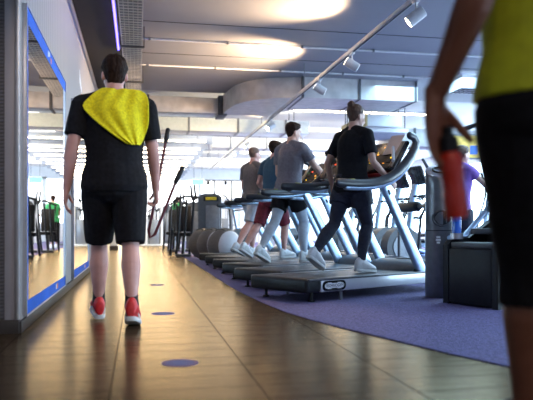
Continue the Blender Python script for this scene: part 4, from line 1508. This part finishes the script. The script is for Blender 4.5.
def bench(label, px, D, rz):
    q = W(px, D)
    t = thing('weight_bench', label, 'bench', (q.x, q.y, .006), rz, 'weight benches at the back of the hall')
    MB().box((0, .1, .44), (.30, .9, .09), bev=.03).build('seat', M['black'], t)
    MB().box((0, -.55, .66), (.30, .62, .09), rot=Matrix.Rotation(rad(-48), 3, 'X'), bev=.03).build('backrest', M['black'], t)
    for y in (-.35, .45):
        MB().box((0, y, .03), (.55, .08, .05), bev=.01).box((0, y, .23), (.07, .07, .40)).build('leg', M['mgrey'], t)
    return t

def exercise_bike(label, px, D, rz):
    q = W(px, D)
    t = thing('exercise_bike', label, 'exercise machine', (q.x, q.y, .006), rz, 'exercise bikes beyond the treadmills')
    MB().box((0, 0, .05), (.12, 1.0, .08), bev=.02).box((0, .48, .03), (.55, .09, .05), bev=.01).box((0, -.48, .03), (.55, .09, .05), bev=.01).build('base', M['mgrey'], t)
    MB().tube([(-.08, .22, .38), (.08, .22, .38)], .26, 24).build('wheel_housing', M['dgrey'], t)
    MB().tube([(0, -.1, .2), (0, -.28, .85)], .035, 12).build('seat_post', M['silver'], t)
    MB().box((0, -.30, .90), (.24, .28, .08), bev=.03).build('saddle', M['black'], t)
    MB().tube([(0, .25, .5), (0, .38, 1.15)], .04, 12).build('column', M['silver'], t)
    MB().tube([(-.24, .12, 1.12), (-.22, .32, 1.10), (0, .38, 1.08), (.22, .32, 1.10), (.24, .12, 1.12)], .018, 10, round_ends=True).build('handlebar', M['black'], t)
    MB().box((0, .42, 1.26), (.34, .05, .24), rot=Matrix.Rotation(rad(-25), 3, 'X'), bev=.015).build('console', M['blackg'], t)
    for s in (-1, 1):
        MB().tube([(s * .09, .2, .36), (s * .13, .2 + .1 * s, .36 - .12 * s)], .016, 10).box((s * .18, .2 + .1 * s, .36 - .12 * s), (.1, .1, .03), bev=.006).build('pedal', M['black'], t)
    return t

exercise_bike('exercise bike behind the treadmills, seen just left of the maroon shorts', 247, 17.2, rad(100))
exercise_bike('exercise bike behind the treadmills, seen between the uprights of the middle treadmills', 300, 14.8, rad(110))
exercise_bike('exercise bike seen under the padded bar behind the nearest treadmill', 350, 15.2, rad(110))
exercise_bike('exercise bike at the far right behind the elliptical trainers', 405, 16.5, rad(110))
bench('black weight bench on the far carpet left of the cropped-haired runner', 236, 18.0, rad(40))
bench('black weight bench far back between the elliptical trainers', 420, 18.5, rad(70))

# signs and pictures
q = W(198, 24.5)
t = thing('exit_sign', 'small green exit sign hanging above the far aisle', 'sign', (q.x, q.y, 2.25), rad(-8))
MB().box((0, 0, .11), (.46, .04, .22), bev=.006).build('housing', M['lampwhite'], t)
MB().box((0, -.022, .11), (.42, .006, .18)).build('panel', M['exit'], t)
for s in (-1, 1):
    MB().cyl((s * .15, 0, .22), (s * .15, 0, 1.35), .008, seg=8).build('hanger', M['mgrey'], t)
q = W(231, 30)
t = thing('partition', 'white partition with a framed notice behind the tall grey cable station', 'partition', (q.x, q.y, .006), 0)
MB().box((0, 0, 1.0), (2.6, .12, 2.0), bev=.01).build('panel', M['white'], t)
MB().box((0.1, -.07, 1.15), (.56, .03, .80), bev=.006).build('notice_frame', M['mgrey'], t)
MB().box((0.1, -.088, 1.15), (.48, .01, .72)).build('notice', M['plate_white'], t)
q = W(468, 12.0)
t = thing('advert_board', 'small orange and yellow advert board seen above the red bottle', 'sign', (q.x, q.y, .006), rad(-15))
MB().box((0, 0, 2.12), (.62, .03, .46), bev=.006).build('board', M['mgrey'], t)
MB().box((0, -.018, 2.12), (.56, .008, .40)).build('print', M['poster'], t)
MB().box((.1, -.024, 2.06), (.14, .006, .16)).build('printed_block', M['teal'], t)
MB().tube([(0, .03, .02), (0, .03, 2.1)], .03, 12).build('post', M['mgrey'], t)
MB().cyl((0, .03, 0), (0, .03, .03), .24, seg=28).build('foot', M['dgrey'], t)

# ================================================================== LIGHTS
WARM = (1.0, 0.66, 0.36)
H = heads
spot('uplight', tuple(H[1][0] + H[1][1] * .11), (1.6, 7.3, 3.2), 190, WARM, 104, 1.0, .05)
spot('uplight', tuple(H[2][0] + H[2][1] * .11), (1.35, 9.6, 3.2), 360, WARM, 108, 1.0, .05)
spot('track_or_fill_spot', tuple(H[0][0] + H[0][1] * .11), (0.4, 4.6, 0), 45, WARM, 60, .7, .05)
spot('duct_light', tuple(H[3][0] + H[3][1] * .11), (1.2, 16.0, 3.2), 260, (1.0, .80, .45), 80, .9, .05)
for i in range(4, 8):
    spot('track_or_fill_spot', tuple(H[i][0] + H[i][1] * .11), (0.3, H[i][0].y - 1.0, 0), 170, WARM, 70, .7, .05)
area('overhead_fill', (5.5, 9.0, 3.1), (5.5, 9.0, 0), 3.0, 5.0, 150, (.46, .76, 1.0))  # unseen overhead light, blue fill for the treadmill side
area('overhead_fill', (4.0, 3.2, 3.1), (4.0, 3.2, 0), 2.5, 2.0, 34, (.50, .70, 1.0))  # unseen overhead light, weaker blue fill near the camera
area('overhead_fill', (0.6, -1.2, 3.1), (0.6, -1.2, 0), 2.0, 1.5, 11, (1.0, .80, .62))  # added warm fill behind the camera for the foreground; no lamp hangs there
spot('track_or_fill_spot', (0.5, 1.9, 3.1), (-.15, 4.6, 1.0), 60, (1.0, .82, .70), 42, .6, .08)  # added spot to brighten the walking man's back, not on the track
area('hall_light', (5.0, 21, 3.5), (5.0, 21, 0), 8, 10, 380, (1.0, .93, .82))

w = bpy.data.worlds.new('world')
SC.world = w
w.use_nodes = True
w.node_tree.nodes['Background'].inputs['Color'].default_value = (.5, .55, .65, 1)
w.node_tree.nodes['Background'].inputs['Strength'].default_value = .3

# ================================================================== CAMERA
cd = bpy.data.cameras.new('camera')
cd.sensor_width = 36.0
cd.lens = FPX / 533.0 * 36.0
cd.shift_y = 28.0 / 533.0
cd.clip_start = 0.05
cd.dof.use_dof = True
cd.dof.focus_distance = 6.5
cd.dof.aperture_fstop = 2.0
co = bpy.data.objects.new('camera', cd)
COL.objects.link(co)
co.location = (0, 0, CAM_H)
co.rotation_euler = (PI / 2, 0, -YAW)
SC.camera = co
vs_ = SC.view_settings
vs_.view_transform = 'Standard'
vs_.look = 'None'
vs_.gamma = 1.0
vs_.use_curve_mapping = False
vs_.exposure = 1.2
